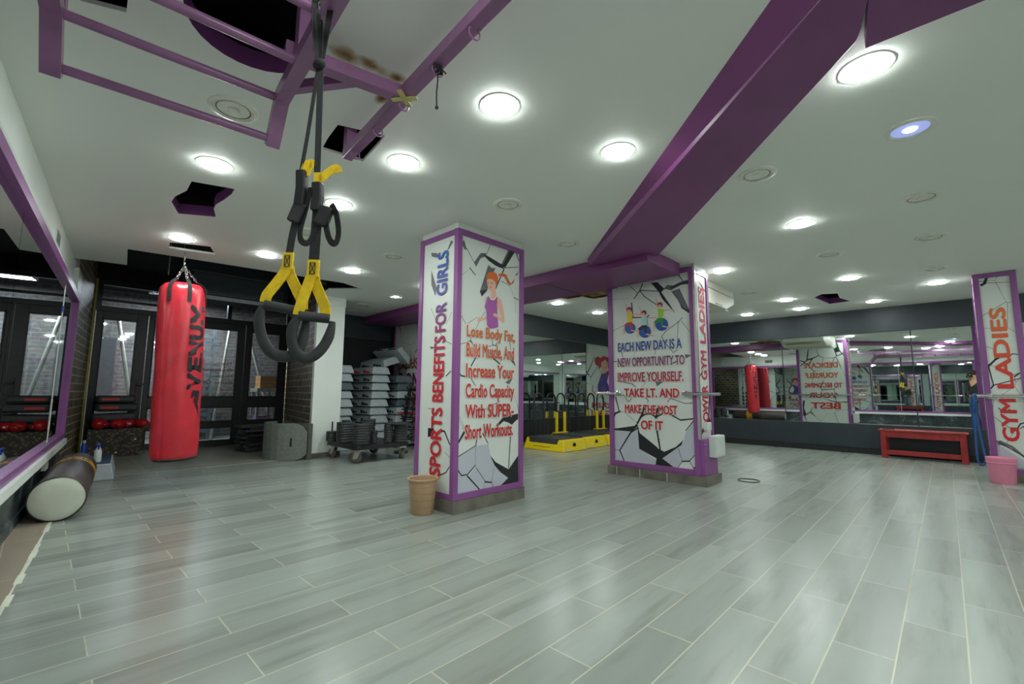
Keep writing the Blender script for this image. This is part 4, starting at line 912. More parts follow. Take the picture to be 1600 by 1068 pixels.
LIT = [((-3.42, .68), 'lit round downlight between the star-shaped ceiling hole and the monkey bars'), ((-2.47, 1.53), 'lit round downlight just beyond the square ceiling hole of the hook beam'),
 ((-1.59, 1.55), 'lit round downlight with the dangling black cord just to its left'), ((-1.37, 2.37), 'lit round downlight nearest the left edge of the diagonal purple beam'),
 ((-3.43, 1.54), 'lit round downlight behind the loops of the suspension straps'), ((-5.34, 1.62), 'lit round downlight left of the yellow suspension trainer grips, toward the doors'),
 ((-5.38, .84), 'lit round downlight right above the hook of the red punching bag'), ((-5.26, 2.58), 'lit round downlight right of the yellow suspension trainer straps, over the steps'),
 ((-.16, 2.51), 'largest lit round downlight, at the near right end of the purple beam'), ((-.82, 4.52), 'lit round downlight alone in the middle of the ceiling right of the purple beam'),
 ((-1.88, 5.66), 'lit round downlight close to the wide pillar top, above the air conditioner'), ((-.79, 7.1), 'lit round downlight in the row left of the slim pillar, above the arrow-shaped ceiling hole'),
 ((-1.73, 8.1), 'lit round downlight left of the arrow-shaped ceiling hole'), ((.02, 8.16), 'lit round downlight just left of the slim pillar head'),
 ((-.73, 9.14), 'lit round downlight nearest the back wall, right of the arrow-shaped hole'), ((-1.75, 9.12), 'lit round downlight nearest the back wall, straight behind the arrow-shaped hole'),
 ((-2.61, 9.14), 'lit round downlight just right of the air conditioner end, near the back wall'), ((-4.6, 5.89), 'lit round downlight in the corner, left of the brown hole by the wide pillar'),
 ((-4.6, 7.11), 'lit round downlight in the mirror corner seen left of the wide pillar edge'), ((-5.24, 3.71), 'lit round downlight touching the left outline of the pillar with the tan bin'),
 ((-5.2, 3.95), 'added lit downlight behind the left pillar, over the dumbbell rack'), ((-4.75, 3.7), 'added lit downlight behind the left pillar, nearest to it'), ((0.7, 0.6), 'added lit downlight behind the camera over the monkey bars'),  # all added out of sight: pillar pair lights the alcove, last one the room
 ((0.8, 2.6), 'added lit downlight beside the near purple box'), ((-.45, 1.0), 'added lit downlight overhead in front of the camera'), ((.1, 1.3), 'added lit downlight overhead right of the camera'), ((-.8, .4), 'added lit downlight between the monkey bar rails overhead'),  # added lamps out of view that lift the ceiling and foreground
 ((1.6, 0.7), 'added lit downlight beyond the slim pillar, near row, by the left wall'),  # both rows from here are added out of view for more bounce light
 ((1.6, 2.4), 'added lit downlight beyond the slim pillar, near row, second from the left wall'),
 ((1.6, 4.1), 'added lit downlight beyond the slim pillar, near row, third from the left wall'),
 ((1.6, 5.8), 'added lit downlight beyond the slim pillar, near row, third from the back wall'),
 ((1.6, 7.5), 'added lit downlight beyond the slim pillar, near row, second from the back wall'),
 ((1.6, 9.1), 'added lit downlight beyond the slim pillar, near row, by the back wall'),
 ((2.9, 0.7), 'added lit downlight beyond the slim pillar, far row, by the left wall'),
 ((2.9, 2.4), 'added lit downlight beyond the slim pillar, far row, second from the left wall'),
 ((2.9, 4.1), 'added lit downlight beyond the slim pillar, far row, third from the left wall'),
 ((2.9, 5.8), 'added lit downlight beyond the slim pillar, far row, third from the back wall'),
 ((2.9, 7.5), 'added lit downlight beyond the slim pillar, far row, second from the back wall'),
 ((2.9, 9.1), 'added lit downlight beyond the slim pillar, far row, by the back wall')]
UNLIT = [((-2.65, .59), 'unlit large downlight with yellowed rim seen between the monkey bar rungs'), ((-2.43, 2.47), 'unlit downlight alone above the pillar with the tan bin'), ((-2.65, 3.56), 'unlit downlight between the left pillar head and the purple beam end'),
 ((-4.34, 2.6), 'unlit downlight just left of the left pillar head'), ((-.83, 3.28), 'unlit downlight beside the right edge of the diagonal purple beam'), ((-.8, 5.74), 'unlit downlight midway between the wide pillar head and the slim pillar'),
 ((-.03, 4.52), 'unlit downlight in the right row, next beyond the bluish one'), ((0, 5.74), 'unlit downlight in the right row, second beyond the bluish one'), ((.01, 7.23), 'unlit downlight in the right row nearest the slim pillar head'),
 ((-2.01, 7.17), 'unlit downlight over the far end of the air conditioner'), ((-7.22, 3.78), 'unlit downlight over the step stacks, nearer of two'),
 ((-8.01, 3.91), 'unlit downlight at the dark alcove wall, farther of two'), ((-4.27, 1.63), 'unlit downlight half hidden behind the hanging suspension straps')]
g0 = make_light('lit', LIT[0][1], 'lit ceiling downlights'); g0.location = (*LIT[0][0], CEIL)
for p, l in LIT[1:]: dup(g0, (*p, CEIL), label=l)
u0_ = make_light('unlit', UNLIT[0][1], 'unlit ceiling downlights'); u0_.location = (*UNLIT[0][0], CEIL)
for p, l in UNLIT[1:]: dup(u0_, (*p, CEIL), label=l)
f0_ = make_light('faint', 'downlight with only a small glowing bulb, over the plate cart left of the first pillar', 'faint ceiling downlights'); f0_.location = (-6.19, 3.78, CEIL)
b0_ = make_light('blue', 'round downlight glowing bluish, in the right row behind the largest lit lamp', 'bluish ceiling downlights'); b0_.location = (-.04, 3.28, CEIL)

# ---------------------------------------------------------------- monkey bar rig
RIGD = Vector((-1, .098, 0)).normalized()                # along the rails, away from the camera
RIGN = Vector((.098, 1, 0)).normalized()
rig = thing('monkey_bars', 'purple steel monkey bar frame under the ceiling at upper left', 'monkey bars', (-1.0, .2, 2.3))
SQ = [(-.028, -.028), (.028, -.028), (.028, .028), (-.028, .028)]
def railpt(side, s, z): # s = distance along rails from x=-2.03 toward the doors
    o = Vector((-2.03, .635, 0)) if side else Vector((-2.10, -.085, 0))
    p = o+RIGD*s; return Vector((p.x, p.y, z))
for side in (0, 1):
    mb = MB(); mb.sweep([railpt(side, -3.0, 2.3), railpt(side, 0, 2.3), railpt(side, .02, 2.295), railpt(side, .14, 2.15), railpt(side, .155, 2.13)], SQ, up=RIGN)
    mb.build('rail', 'purple_rig', rig, world=True, bevel=.004)
for i in range(11):
    if i == 0: a, b_ = railpt(0, .135, 2.155), railpt(1, .135, 2.155)
    else:
        s = .06-.30*i+.27; a, b_ = railpt(0, s, 2.3), railpt(1, s, 2.3)
    MB().tube([a, b_], .0175, 14).build('rung', 'purple_rig', rig, smooth=True, world=True)
for side, s, zt_ in ((1, -.30, 2.94), (0, .06, 2.94), (1, -2.6, 2.94), (0, -2.6, 2.94)):
    mb = MB(); mb.sweep([railpt(side, s, 2.32), railpt(side, s, 2.94 if s > -1 else 2.499)], SQ, up=RIGN); mb.build('hanger_post', 'purple_rig', rig, world=True)
HB0, HB1 = Vector((-2.44, 1.13, 2.375)), Vector((1.1, .783, 2.375))
mb = MB(); mb.sweep([HB0, HB1], SQ, up=RIGN); mb.build('hook_beam', 'purple_rig', rig, world=True, bevel=.004)
mb = MB(); mb.sweep([HB0+Vector((.03, 0, .0)), HB0+Vector((.03, 0, .56))], SQ, up=RIGN); mb.build('hanger_post', 'purple_rig', rig, world=True)
c0 = railpt(1, -.22, 2.36); c1 = Vector((-1.72, 1.06, 2.37)); mb = MB(); mb.sweep([c0-RIGN*.05, c1], SQ, up=(0, 0, 1)); mb.build('cross_bar', 'purple_rig', rig, world=True)
mb = MB(); mb.sweep([railpt(1, -.02, 2.325), Vector((-1.775, .86, 2.37))], [(-.02, -.02), (.02, -.02), (.02, .02), (-.02, .02)], up=(0, 0, 1)); mb.build('brace', 'purple_rig', rig, world=True)
for x in (-2.31, -2.01, -1.73, -1.43, -1.17, -.85, -.5):
    y = HB0.y+(x-HB0.x)*(HB1.y-HB0.y)/(HB1.x-HB0.x)
    c = Vector((x, y, 2.326)); mb = MB()
    mb.tube([c+(RIGN*math.cos(a)+Vector((0, 0, 1))*math.sin(a))*.025 for a in [2*PI*k/16 for k in range(16)]], .0035, 8, closed=True); mb.build('hook_ring', 'purple_rig', rig, smooth=True, world=True)
# masking tape and cord
c = Vector((-1.70, 1.045, 2.37)); mb = MB()
mb.box(-.012, .012, -.06, .06, -.034, -.03, Matrix.Translation(c) @ Matrix.Rotation(.6, 4, 'Z')); mb.box(-.012, .012, -.06, .06, -.036, -.031, Matrix.Translation(c) @ Matrix.Rotation(-.9, 4, 'Z')); mb.build('masking_tape', mat('yellow_tape', (206, 196, 130), .7), rig, world=True)
mb = MB(); q = Vector((-1.43, 1.03, 2.33))
pts = [q+Vector((.018*math.cos(a), .018*math.sin(a)*1.2, .012*math.sin(a*1.7))) for a in [k*.7 for k in range(22)]]
mb.tube(pts, .004, 7); mb.tube([q, q+Vector((.004, 0, -.05)), q+Vector((-.002, 0, -.10)), q+Vector((.002, 0, -.165))], .003, 7); mb.ball(q+Vector((.002, 0, -.168)), .008, 8)
mb.tube([q, q+Vector((.03, .01, -.015)), q+Vector((.045, .01, -.035))], .003, 7)
tag(mb.build('cord', 'webbing', smooth=True), 'thin black cord knotted on a ring of the purple hook beam', 'cord')

# ---------------------------------------------------------------- suspension straps
AN = Vector((-1.4225, .5497, 0)); TR = Vector((.7215, .6925, 0)); TF = Vector((-.6925, .7215, 0))
def T2(px, z, dpt=0.0):                                    # px: offset in cm to the right of the plumb line as the camera sees it
    p = AN+TR*(px*.01)+TF*(dpt*.01); return Vector((p.x, p.y, z))
trx = thing('suspension_trainer', 'black and yellow suspension trainer hanging from the purple monkey bars', 'suspension trainer', (AN.x, AN.y, 1.1))
def rib(name, m_, pts, w, t=.003, up=None): return MB().ribbon(smooth_pts([T2(*p) for p in pts]), w, t, up or TF).build(name, m_, trx, world=True)
rp0 = railpt(1, -.62, 2.3)
mb = MB(); ring = []
a_ = T2(0, 2.3)
for k in range(13):
    an = PI*k/12; ring.append(a_+TR*(.028*math.cos(an))+Vector((0, 0, .026*math.sin(an))))
mb.ribbon([T2(.6, 2.10), T2(1.8, 2.2)]+[r for r in ring]+[T2(-1.6, 2.2), T2(-.6, 2.10)], .02, .004, TF); mb.build('anchor_strap', 'webbing', trx, world=True)
mb = MB()
for k in range(4): mb.ribbon([T2(-1.5+k*.9, 2.27-.02*k, -3.2), T2(-1.6+k*.9, 2.20, -2.4), T2(-.9+k*.6, 2.12, -1.2), T2(-.3+k*.2, 2.085, -.4)], .014, .003, TF+TR*(.5*k-.8))
mb.build('strap_bundle', 'webbing', trx, world=True)
mb = MB(); mb.ball(T2(0, 2.075), .022, 12, (1.25, .9, .8)); mb.build('knot', 'webbing', trx, smooth=True, world=True)
rib('main_strap', 'webbing', [(-.3, 2.075), (-2.2, 1.86), (-3.9, 1.705)], .012)
rib('main_strap', 'webbing', [(.4, 2.075), (.9, 1.88), (1.3, 1.70)], .02)
# buckles
for (x, z0, z1) in ((-3.6, 1.585, 1.705), (1.7, 1.57, 1.665)):
    mb = MB(); mb.ribbon([T2(x, z1), T2(x+.3, (z0+z1)/2), T2(x-.1, z0)], .032, .03, TF); mb.build('buckle_sleeve', 'black', trx, world=True, bevel=.006)
for x, z in ((-4.0, 1.565), (4.3, 1.555)):
    mb = MB(); mb.box(-.022, .022, -.012, .012, -.035, .03, Matrix.Translation(T2(x, z)) @ Matrix.Rotation(.75, 4, 'Z') @ Matrix.Rotation(.35, 4, 'Y')); mb.build('cam_buckle', 'black', trx, world=True, bevel=.005)
rib('pull_tab', 'yellow_web', [(-2.8, 1.690), (-1.6, 1.727), (.3, 1.72)], .034)
rib('pull_tab', 'yellow_web', [(2.4, 1.675), (4.8, 1.700), (7.4, 1.716), (8.0, 1.70)], .026)
rib('pull_tab', 'yellow_web', [(1.6, 1.70), (1.7, 1.66)], .026)
rib('adjuster_loop', 'webbing', [(-.5, 1.65), (-1.6, 1.58), (-3.0, 1.51), (-2.6, 1.475), (-.6, 1.465), (1.0, 1.49), (2.0, 1.56), (2.2, 1.62)], .02, up=TF+TR*.4)
rib('adjuster_loop', 'webbing', [(4.9, 1.585), (5.2, 1.52), (6.6, 1.475), (8.4, 1.465), (9.2, 1.50), (8.2, 1.56), (6.4, 1.595)], .02, up=TF+TR*.4)
rib('lower_strap', 'webbing', [(-4.2, 1.56), (-5.4, 1.49), (-6.1, 1.42)], .022)
rib('lower_strap', 'webbing', [(2.2, 1.58), (2.0, 1.5), (1.9, 1.405)], .032)
for x, z, w in ((-6.2, 1.405, .032), (1.9, 1.382, .036)):
    o = rib('webbing_patch', 'yellow_web', [(x+.1, z+.028, -.2), (x, z-.026, -.2)], w, .008)
    mb = MB()
    for a, b_ in (((-.8, .018), (.8, -.018)), ((-.8, -.018), (.8, .018)), ((-.8, .018), (.8, .018)), ((-.8, -.018), (.8, -.018)), ((-.8, .018), (-.8, -.018)), ((.8, .018), (.8, -.018))):
        mb.ribbon([T2(x+a[0], z+a[1], -.75), T2(x+b_[0], z+b_[1], -.75)], .002, .0012, TF)
    st = mb.build('stitching', 'black', trx, world=True)
def vee(xa, za, xl, zl, xr, zr):
    rib('handle_strap', 'yellow_web', [(xa-.2, za+.01, -.4), (xa-.9, za-.012, -.4), ((xa+xl)/2-.4, (za+zl)/2+.002, -1), (xl+.3, zl+.022, -1.5), (xl-.1, zl, -1.5)], .033, .004)
    rib('handle_strap', 'yellow_web', [(xa+.2, za+.01, .3), (xa+.7, za-.015, .3), ((xa+xr)/2+.3, (za+zr)/2+.004, 1.0), (xr-.2, zr+.025, 1.5), (xr, zr, 1.5)], .033, .004)
vee(-6.2, 1.378, -11.6, 1.272, -1.6, 1.255)
vee(1.9, 1.352, -1.2, 1.232, 5.8, 1.235)
for a, b_ in (((-11.9, 1.264, -1.5), (-1.2, 1.246, 1.5)), ((-1.2, 1.230, -1.5), (7.2, 1.226, 1.5))):
    MB().tube([T2(*a), T2(*b_)], .015, 18).build('grip', 'foam_grip', trx, smooth=True, world=True)
def foot(pts, w):
    mb = MB(); pts = smooth_pts([T2(*p) for p in pts]); n = len(pts)
    mb.sweep(pts, [(w/2*math.cos(2*PI*i/12), .012*math.sin(2*PI*i/12)) for i in range(12)], up=TF+TR*.35, taper=[min(1, .55+.12*min(i, n-1-i)) for i in range(n)]); mb.build('foot_loop', 'foam_grip', trx, smooth=True, world=True)
foot([(-12.4, 1.262, -1.5), (-13.2, 1.225, -1.5), (-12.9, 1.19, -1.4), (-11.6, 1.15, -1.2), (-9.4, 1.12, -1), (-6.5, 1.105, -.5), (-3.5, 1.108, 0), (-1.5, 1.125, .5), (-.3, 1.17, .8), (.2, 1.235, 1.0)], .036)
foot([(-1.0, 1.228, -1.5), (-2.8, 1.195, -1.4), (-3.0, 1.16, -1.2), (-2.0, 1.125, -1), (.2, 1.102, -.5), (3.0, 1.105, 0), (5.6, 1.13, .6), (7.4, 1.17, 1.2), (8.2, 1.217, 1.5)], .036)
ORD = ['lowest', 'second', 'third', 'fourth', 'fifth', 'sixth', 'seventh', 'eighth', 'ninth', 'tenth', 'eleventh', 'twelfth']
# ---------------------------------------------------------------- red punching bag
def cyl_T(c, axis): return Matrix.Translation(c) @ Vector((0, 0, 1)).rotation_difference(Vector(axis).normalized()).to_matrix().to_4x4()
bagtop = Vector((-5.84, .97, 2.13)); bagbot = Vector((-5.795, 1.015, .285))
axv = (bagtop-bagbot).normalized(); q = Vector((0, 0, 1)).rotation_difference(axv)
bag = thing('punching_bag', 'tall red punching bag hanging on chains in front of the glazed doors', 'punching bag', bagbot, group=None)
bag.rotation_mode = 'XYZ'; bag.rotation_euler = q.to_euler()
HB = (bagtop-bagbot).length
CAMA = math.atan2(-bagbot.y, -bagbot.x)                    # azimuth toward the viewer
def wob(a, j, r, z):
    w = .0025*math.sin(3*a+z*4)+.002*math.sin(7*a-z*9)
    if z > HB-.16: w += .010*math.sin(9*a)*(z-(HB-.16))/.16
    d = (a-CAMA+.62+PI) % (2*PI)-PI
    w += -.010*math.exp(-(d/.05)**2)*(.6+.4*math.sin(z*70)) + .004*math.exp(-((d+.12)/.1)**2)*math.sin(z*62)   # laced seam puckers
    return w
prof = [(0, 0), (.10, -.004), (.165, .006), (.193, .03), (.203, .08), (.207, .2)]+[(.208, .2+.05*k) for k in range(1, 29)]+[(.207, 1.64), (.205, 1.70), (.200, 1.75), (.186, 1.79), (.16, 1.815), (.12, 1.828), (0, 1.83)]
k_ = HB/1.83
mb = MB(); mb.lathe([(r, z*k_) for r, z in prof], 72, wob=wob); mb.build('body', 'red_vinyl', bag, smooth=True)
mb = MB(); mb.lathe([(0, -.006), (.12, -.008), (.17, .0), (.19, .018), (.185, .03), (0, .03)], 48); mb.build('base_cap', 'black', bag, smooth=True)
BR = .2115
def BGP(off): return lambda u, v: (lambda a: ((BR+off)*math.cos(a), (BR+off)*math.sin(a), u))(CAMA+v)
# letters run up the bag: u = height, v = angle; cap line to the left (smaller angle seen from outside is to the right)
mb = MB()
for body, a, b_ in (('V', .735, .90), ('E', .945, 1.08), ('N', 1.12, 1.27), ('U', 1.31, 1.45), ('M', 1.49, 1.68)):
    vs, fs = glyphs(body)
    xs = [p[0] for p in vs]; c0_, c1_ = cap_height(); x0, x1 = min(xs), max(xs)
    a, b_ = .725+(a-.735)*.91, .725+(b_-.735)*.91
    for k in range(8): mb.add([BGP(.002+k*.0003)(a+(x+.06*math.cos(PI*k/4)-x0)/(x1-x0)*(b_-a), 1.10-(y+.04*math.sin(PI*k/4)-c0_)/(c1_-c0_)*.70) for x, y in vs], fs)
for poly in ([(.42, .50), (.53, .62), (.62, .80), (.55, .72), (.66, .56), (.70, .72), (.60, .90), (.50, .66)], [(.60, .62), (.70, .58), (.71, 1.0), (.62, 1.05), (.66, .86)]):
    mb.flat([(z, 1.64-v) for z, v in poly], BGP(.002))
mb.build('lettering', 'ink_k', bag)
for da in (-.55, .28, 1.5, 2.6, 3.8):
    a = CAMA+da; c, s_ = math.cos(a), math.sin(a); mb = MB()
    mb.ribbon([(.212*c, .212*s_, HB-.22), (.214*c, .214*s_, HB-.12), (.207*c, .207*s_, HB-.05), (.17*c, .17*s_, HB+.0), (.12*c, .12*s_, HB+.035)], .036, .006, (-s_, c, 0) if False else (c, s_, 0.2))
    mb.build('hanging_strap', 'webbing', bag)
def chain(a, b_, name, n, w=.011, r=.0028):
    a, b_ = Vector(a), Vector(b_); t = (b_-a)/n; L_ = t.length; ax1 = t.normalized(); s1 = ax1.orthogonal().normalized(); s2 = ax1.cross(s1); mb = MB()
    for i in range(n):
        c = a+t*(i+.5); sd = s1 if i % 2 else s2
        mb.tube([c+ax1*(L_*.66*math.cos(x))+sd*(w*math.sin(x)) for x in [2*PI*k/12 for k in range(12)]], r, 6, closed=True)
    return mb.build(name, 'steel', bag, smooth=True)
TOPC = Vector((0, 0, HB+.20))
for da in (-.55, .28, 1.5, 2.6, 3.8):
    a = CAMA+da; chain((.12*math.cos(a), .12*math.sin(a), HB+.03), TOPC, 'chain', 8)
mb = MB(); mb.tube([TOPC+Vector((.018*math.cos(x), 0, .03+.042*math.sin(x))) for x in [2*PI*k/16 for k in range(16)]], .0045, 8, closed=True); mb.build('carabiner', 'steel', bag, smooth=True)
for dx in (-.012, .012):
    MB().tube([TOPC+Vector((dx*.5, 0, .06)), TOPC+Vector((dx, 0, .30))], .005, 8).build('hanger_rod', 'steel', bag, smooth=True)

# ---------------------------------------------------------------- bag lying along the left wall
rb = thing('punching_bag', 'dark brown punching bag lying on the floor along the left wall', 'punching bag', (-5.8, .24, 0))
ra, rbp = LW(-4.97, .225, .169), LW(-6.76, .225, .169); T = cyl_T(ra, rbp-ra) @ Matrix.Diagonal((.82, .82, 1, 1)); Lr = (rbp-ra).length
mb = MB(); mb.lathe([(.195, .0), (.203, .015), (.204, .06)]+[(.203+.0015*math.sin(k*1.3), .06+k*.07) for k in range(1, 24)]+[(.2, Lr-.04), (.18, Lr), (0, Lr)], 48, T, wob=lambda a, j, r, z: .003*math.sin(5*a+z*7)); mb.build('body', 'brown_vinyl', rb, smooth=True, world=True)
mb = MB(); mb.lathe([(0, -.012), (.10, -.010), (.17, -.004), (.194, .006), (.197, .02)], 48, T); mb.build('end_disc', 'off_white', rb, smooth=True, world=True)
mb = MB(); mb.tube([T @ Vector((.199*math.cos(x), .199*math.sin(x), .012)) for x in [2*PI*k/48 for k in range(48)]], .006, 8, closed=True); mb.build('seam', 'brown_vinyl', rb, smooth=True, world=True)
mb = MB(); mb.lathe([(.2055, 1.14), (.2078, 1.15), (.2078, 1.34), (.2055, 1.35)], 48, T); mb.build('printed_band', 'orange_band', rb, smooth=True, world=True)
mb = MB(); 
def RBP(u, v): # u around, v along
    return T @ Vector((.2085*math.cos(u), .2085*math.sin(u), v))
topang = None
# angle whose direction points up
best = max(range(360), key=lambda d: (T @ Vector((math.cos(math.radians(d)), math.sin(math.radians(d)), 0))-T.translation).z); topang = math.radians(best)
tgt = [topang+o for o in (-1.3, 1.3)]
sgn = 1 if (RBP(topang+.5, 1.3)-RBP(topang-.5, 1.3)).y > 0 else -1
letter(mb, 'AVEDIA', -1.1, .9, 0, 1, lambda u, v: RBP(topang+sgn*u, 1.18+.13*v), bold=.03); mb.build('lettering', 'ink_k', rb, world=True)

# step and spray bottle beyond it
def make_step(name, label, top, body, L_=.9, W=.36, Hh=.13, riser=True, group=None):
    """aerobic step, long axis X, base at z=0"""
    t = thing(name, label, 'step platform', (0, 0, 0), group=group)
    mb = MB(); i = .035
    mb.hexa([(-L_/2, -W/2, 0), (L_/2, -W/2, 0), (L_/2, W/2, 0), (-L_/2, W/2, 0)], [(-L_/2+i, -W/2+i, Hh-.012), (L_/2-i, -W/2+i, Hh-.012), (L_/2-i, W/2-i, Hh-.012), (-L_/2+i, W/2-i, Hh-.012)])
    mb.build('body', body, t, bevel=.012)
    mb = MB(); mb.box(-L_/2+i+.01, L_/2-i-.01, -W/2+i+.01, W/2-i-.01, Hh-.012, Hh); mb.build('tread', top, t, bevel=.004)
    for sx in (-1, 1):
        mb = MB()
        for k in range(3): mb.box(sx*.20-.12+k*.085, sx*.20-.06+k*.085, -W/2+.004, -W/2+.02, .02, .075-.012*k)
        mb.build('cavity', 'black', t)
    return t
s0 = make_step('step_platform', 'grey step with a dark blue tread on the floor behind the lying brown bag', 'blue_top', 'step_grey', .98, .42, .19)
s0.location = LW(-7.32, .33, 0); s0.rotation_euler = (0, 0, -math.atan(.098))
t = thing('spray_bottle', 'spray bottle with blue and white trigger standing on the blue step tread', 'spray bottle', LW(-7.0, .38, .19))
MB().lathe([(0, 0), (.032, 0), (.034, .01), (.034, .11), (.02, .15), (.013, .165), (0, .165)], 18).build('bottle', 'box_white', t, smooth=True)
mb = MB(); mb.box(-.014, .035, -.014, .014, .165, .205); mb.box(.035, .05, -.01, .01, .18, .2); mb.box(.018, .024, -.008, .008, .12, .17); mb.build('trigger_head', 'blue', t, bevel=.004)
mb = MB(); mb.box(-.03, -.012, -.012, .012, .17, .205); mb.build('trigger_back', 'box_white', t, bevel=.004)
t = thing('spray_bottle', 'blue capped bottle on the floor between the brick return and the patterned carton', 'bottle', (-8.9, .50, 0))
MB().lathe([(0, 0), (.03, 0), (.032, .01), (.032, .2), (.015, .24), (0, .24)], 16).build('bottle', 'blue', t, smooth=True)
MB().lathe([(0, .24), (.018, .24), (.018, .28), (0, .28)], 16).build('cap', 'box_white', t, smooth=True)

# ---------------------------------------------------------------- carton with gloves and kick pads
t = thing('carton', 'brown patterned carton in the corner of the recess filled with boxing gear', 'box', (-9.2, .84, 0))
mb = MB(); mb.box(-9.47, -9.02, .53, 1.14, 0, .02)
mb.hexa([(-9.04, .53, 0), (-9.02, .53, 0), (-9.02, 1.14, 0), (-9.04, 1.14, 0)], [(-9.02, .53, .42), (-9.0, .53, .42), (-9.0, 1.16, .42), (-9.02, 1.16, .42)])
mb.box(-9.47, -9.45, .53, 1.14, 0, .42); mb.box(-9.45, -9.03, .53, .55, 0, .42); mb.box(-9.45, -9.03, 1.12, 1.14, 0, .42); mb.build('carton_shell', 'carton', t, world=True)
mb = MB()
for y, z in ((.62, .1), (.85, .06), (1.06, .24), (1.03, .33), (1.08, .36), (1.09, .38)): mb.box(-9.013, -9.004, y, y+.025, z, z+.02, None)
mb.build('torn_patch', 'off_white', t, world=True)
def glove(loc, rz, label, sc=1.0, grp=None):
    t = thing('boxing_glove', label, 'boxing glove', loc, rz, group=grp)
    mb = MB(); mb.ball((0, 0, .07*sc), .085*sc, 20, (1.25, .95, .85)); mb.ball((.03*sc, .07*sc, .06*sc), .038*sc, 14, (1.5, .8, .9)); mb.build('fist', 'red_glove', t, smooth=True)
    mb = MB(); mb.lathe([(.05*sc, 0), (.058*sc, .01), (.06*sc, .1*sc), (.055*sc, .11*sc), (0, .11*sc)], 18, cyl_T(Vector((-.08*sc, 0, .06*sc)), (-1, 0, .1))); mb.build('cuff', 'red_glove', t, smooth=True)
    mb = MB(); mb.box(-.14*sc, -.10*sc, -.062*sc, .062*sc, .05*sc, .075*sc); mb.build('wrist_strap', 'off_white', t, bevel=.003)
    return t
glove((-8.98, .64, .425), -.3, 'red boxing glove at the left rim of the patterned carton', 1.1)
glove((-8.97, .855, .425), -1.0, 'red boxing glove lying across the front rim of the patterned carton', 1.0)
glove((-9.0, 1.13, .425), .6, 'red and gold boxing glove on the right corner of the patterned carton', .95)
def pad(loc, dims, rz, label, rolly=0.0, trim=True):
    t = thing('kick_pad', label, 'kick pad', loc, rot=(rolly, 0, rz), group='black pads stacked on the carton')
    l, w, h = dims; mb = MB(); mb.box(-w/2, w/2, -l/2, l/2, 0, h); mb.build('cushion', 'rubber', t, bevel=h*.32)
    if trim:
        mb = MB(); mb.box(w/2-.004, w/2+.003, -l/2+.06, -l/2+.26, h*.35, h*.65); mb.build('emblem', 'red', t)
        mb = MB(); mb.tube([(-w/2+.02, l/2-.01, h*.8), (0, l/2+.012, h*.75), (w/2-.01, l/2-.01, h*.7)], .008, 8); mb.build('handle', 'red', t, smooth=True)
    return t
pad((-9.29, .82, .42), (.46, .30, .09), .02, 'bottom black pad resting on the patterned carton between the red gloves', trim=False)
pad((-9.27, .82, .52), (.54, .32, .12), .05, 'thick grey-black pad, second from the bottom of the stack on the carton', .04, trim=False)
pad((-9.26, .84, .67), (.50, .30, .12), 0, 'black pad with a red emblem under the topmost pad on the carton')
pad((-9.26, .82, .80), (.46, .30, .11), .03, 'topmost black pad with red emblem on the carton stack')

# ---------------------------------------------------------------- grille unit in the ceiling void
t = thing('air_conditioner', 'dark ventilation unit with louvred grille hanging above the glazed doors', 'air conditioner', (-8.15, 2.2, 2.4))
mb = MB(); mb.box(-8.5, -8.02, 1.30, 2.80, 2.40, 2.949); mb.build('casing', 'soffit', t, world=True)
mb = MB()
for k in range(11): mb.box(-8.02, -8.0, 1.45, 2.72, 2.47+.028*k, 2.485+.028*k)
mb.build('louvre', 'step_dark', t, world=True)
mb = MB(); mb.box(-8.03, -8.0, 1.30, 2.80, 2.385, 2.44); mb.build('duct_lip', 'step_grey', t, world=True)
mb = MB(); mb.box(-8.03, -7.995, 1.42, 2.76, 2.785, 2.80); mb.build('top_rail', 'plinth', t, world=True)
for y, z1 in ((1.15, 2.94), (1.0, 2.94)): 
    tag(MB().tube([(-7.0, y, 2.52 if y > 1.1 else 2.45), (-7.0, y, z1)], .006, 8).build('threaded_rod', 'galv'), 'thin threaded rod hanging in the dark ceiling gap, %s the red bag chains' % ('just left of' if y > 1.1 else 'further left of'), 'rod')

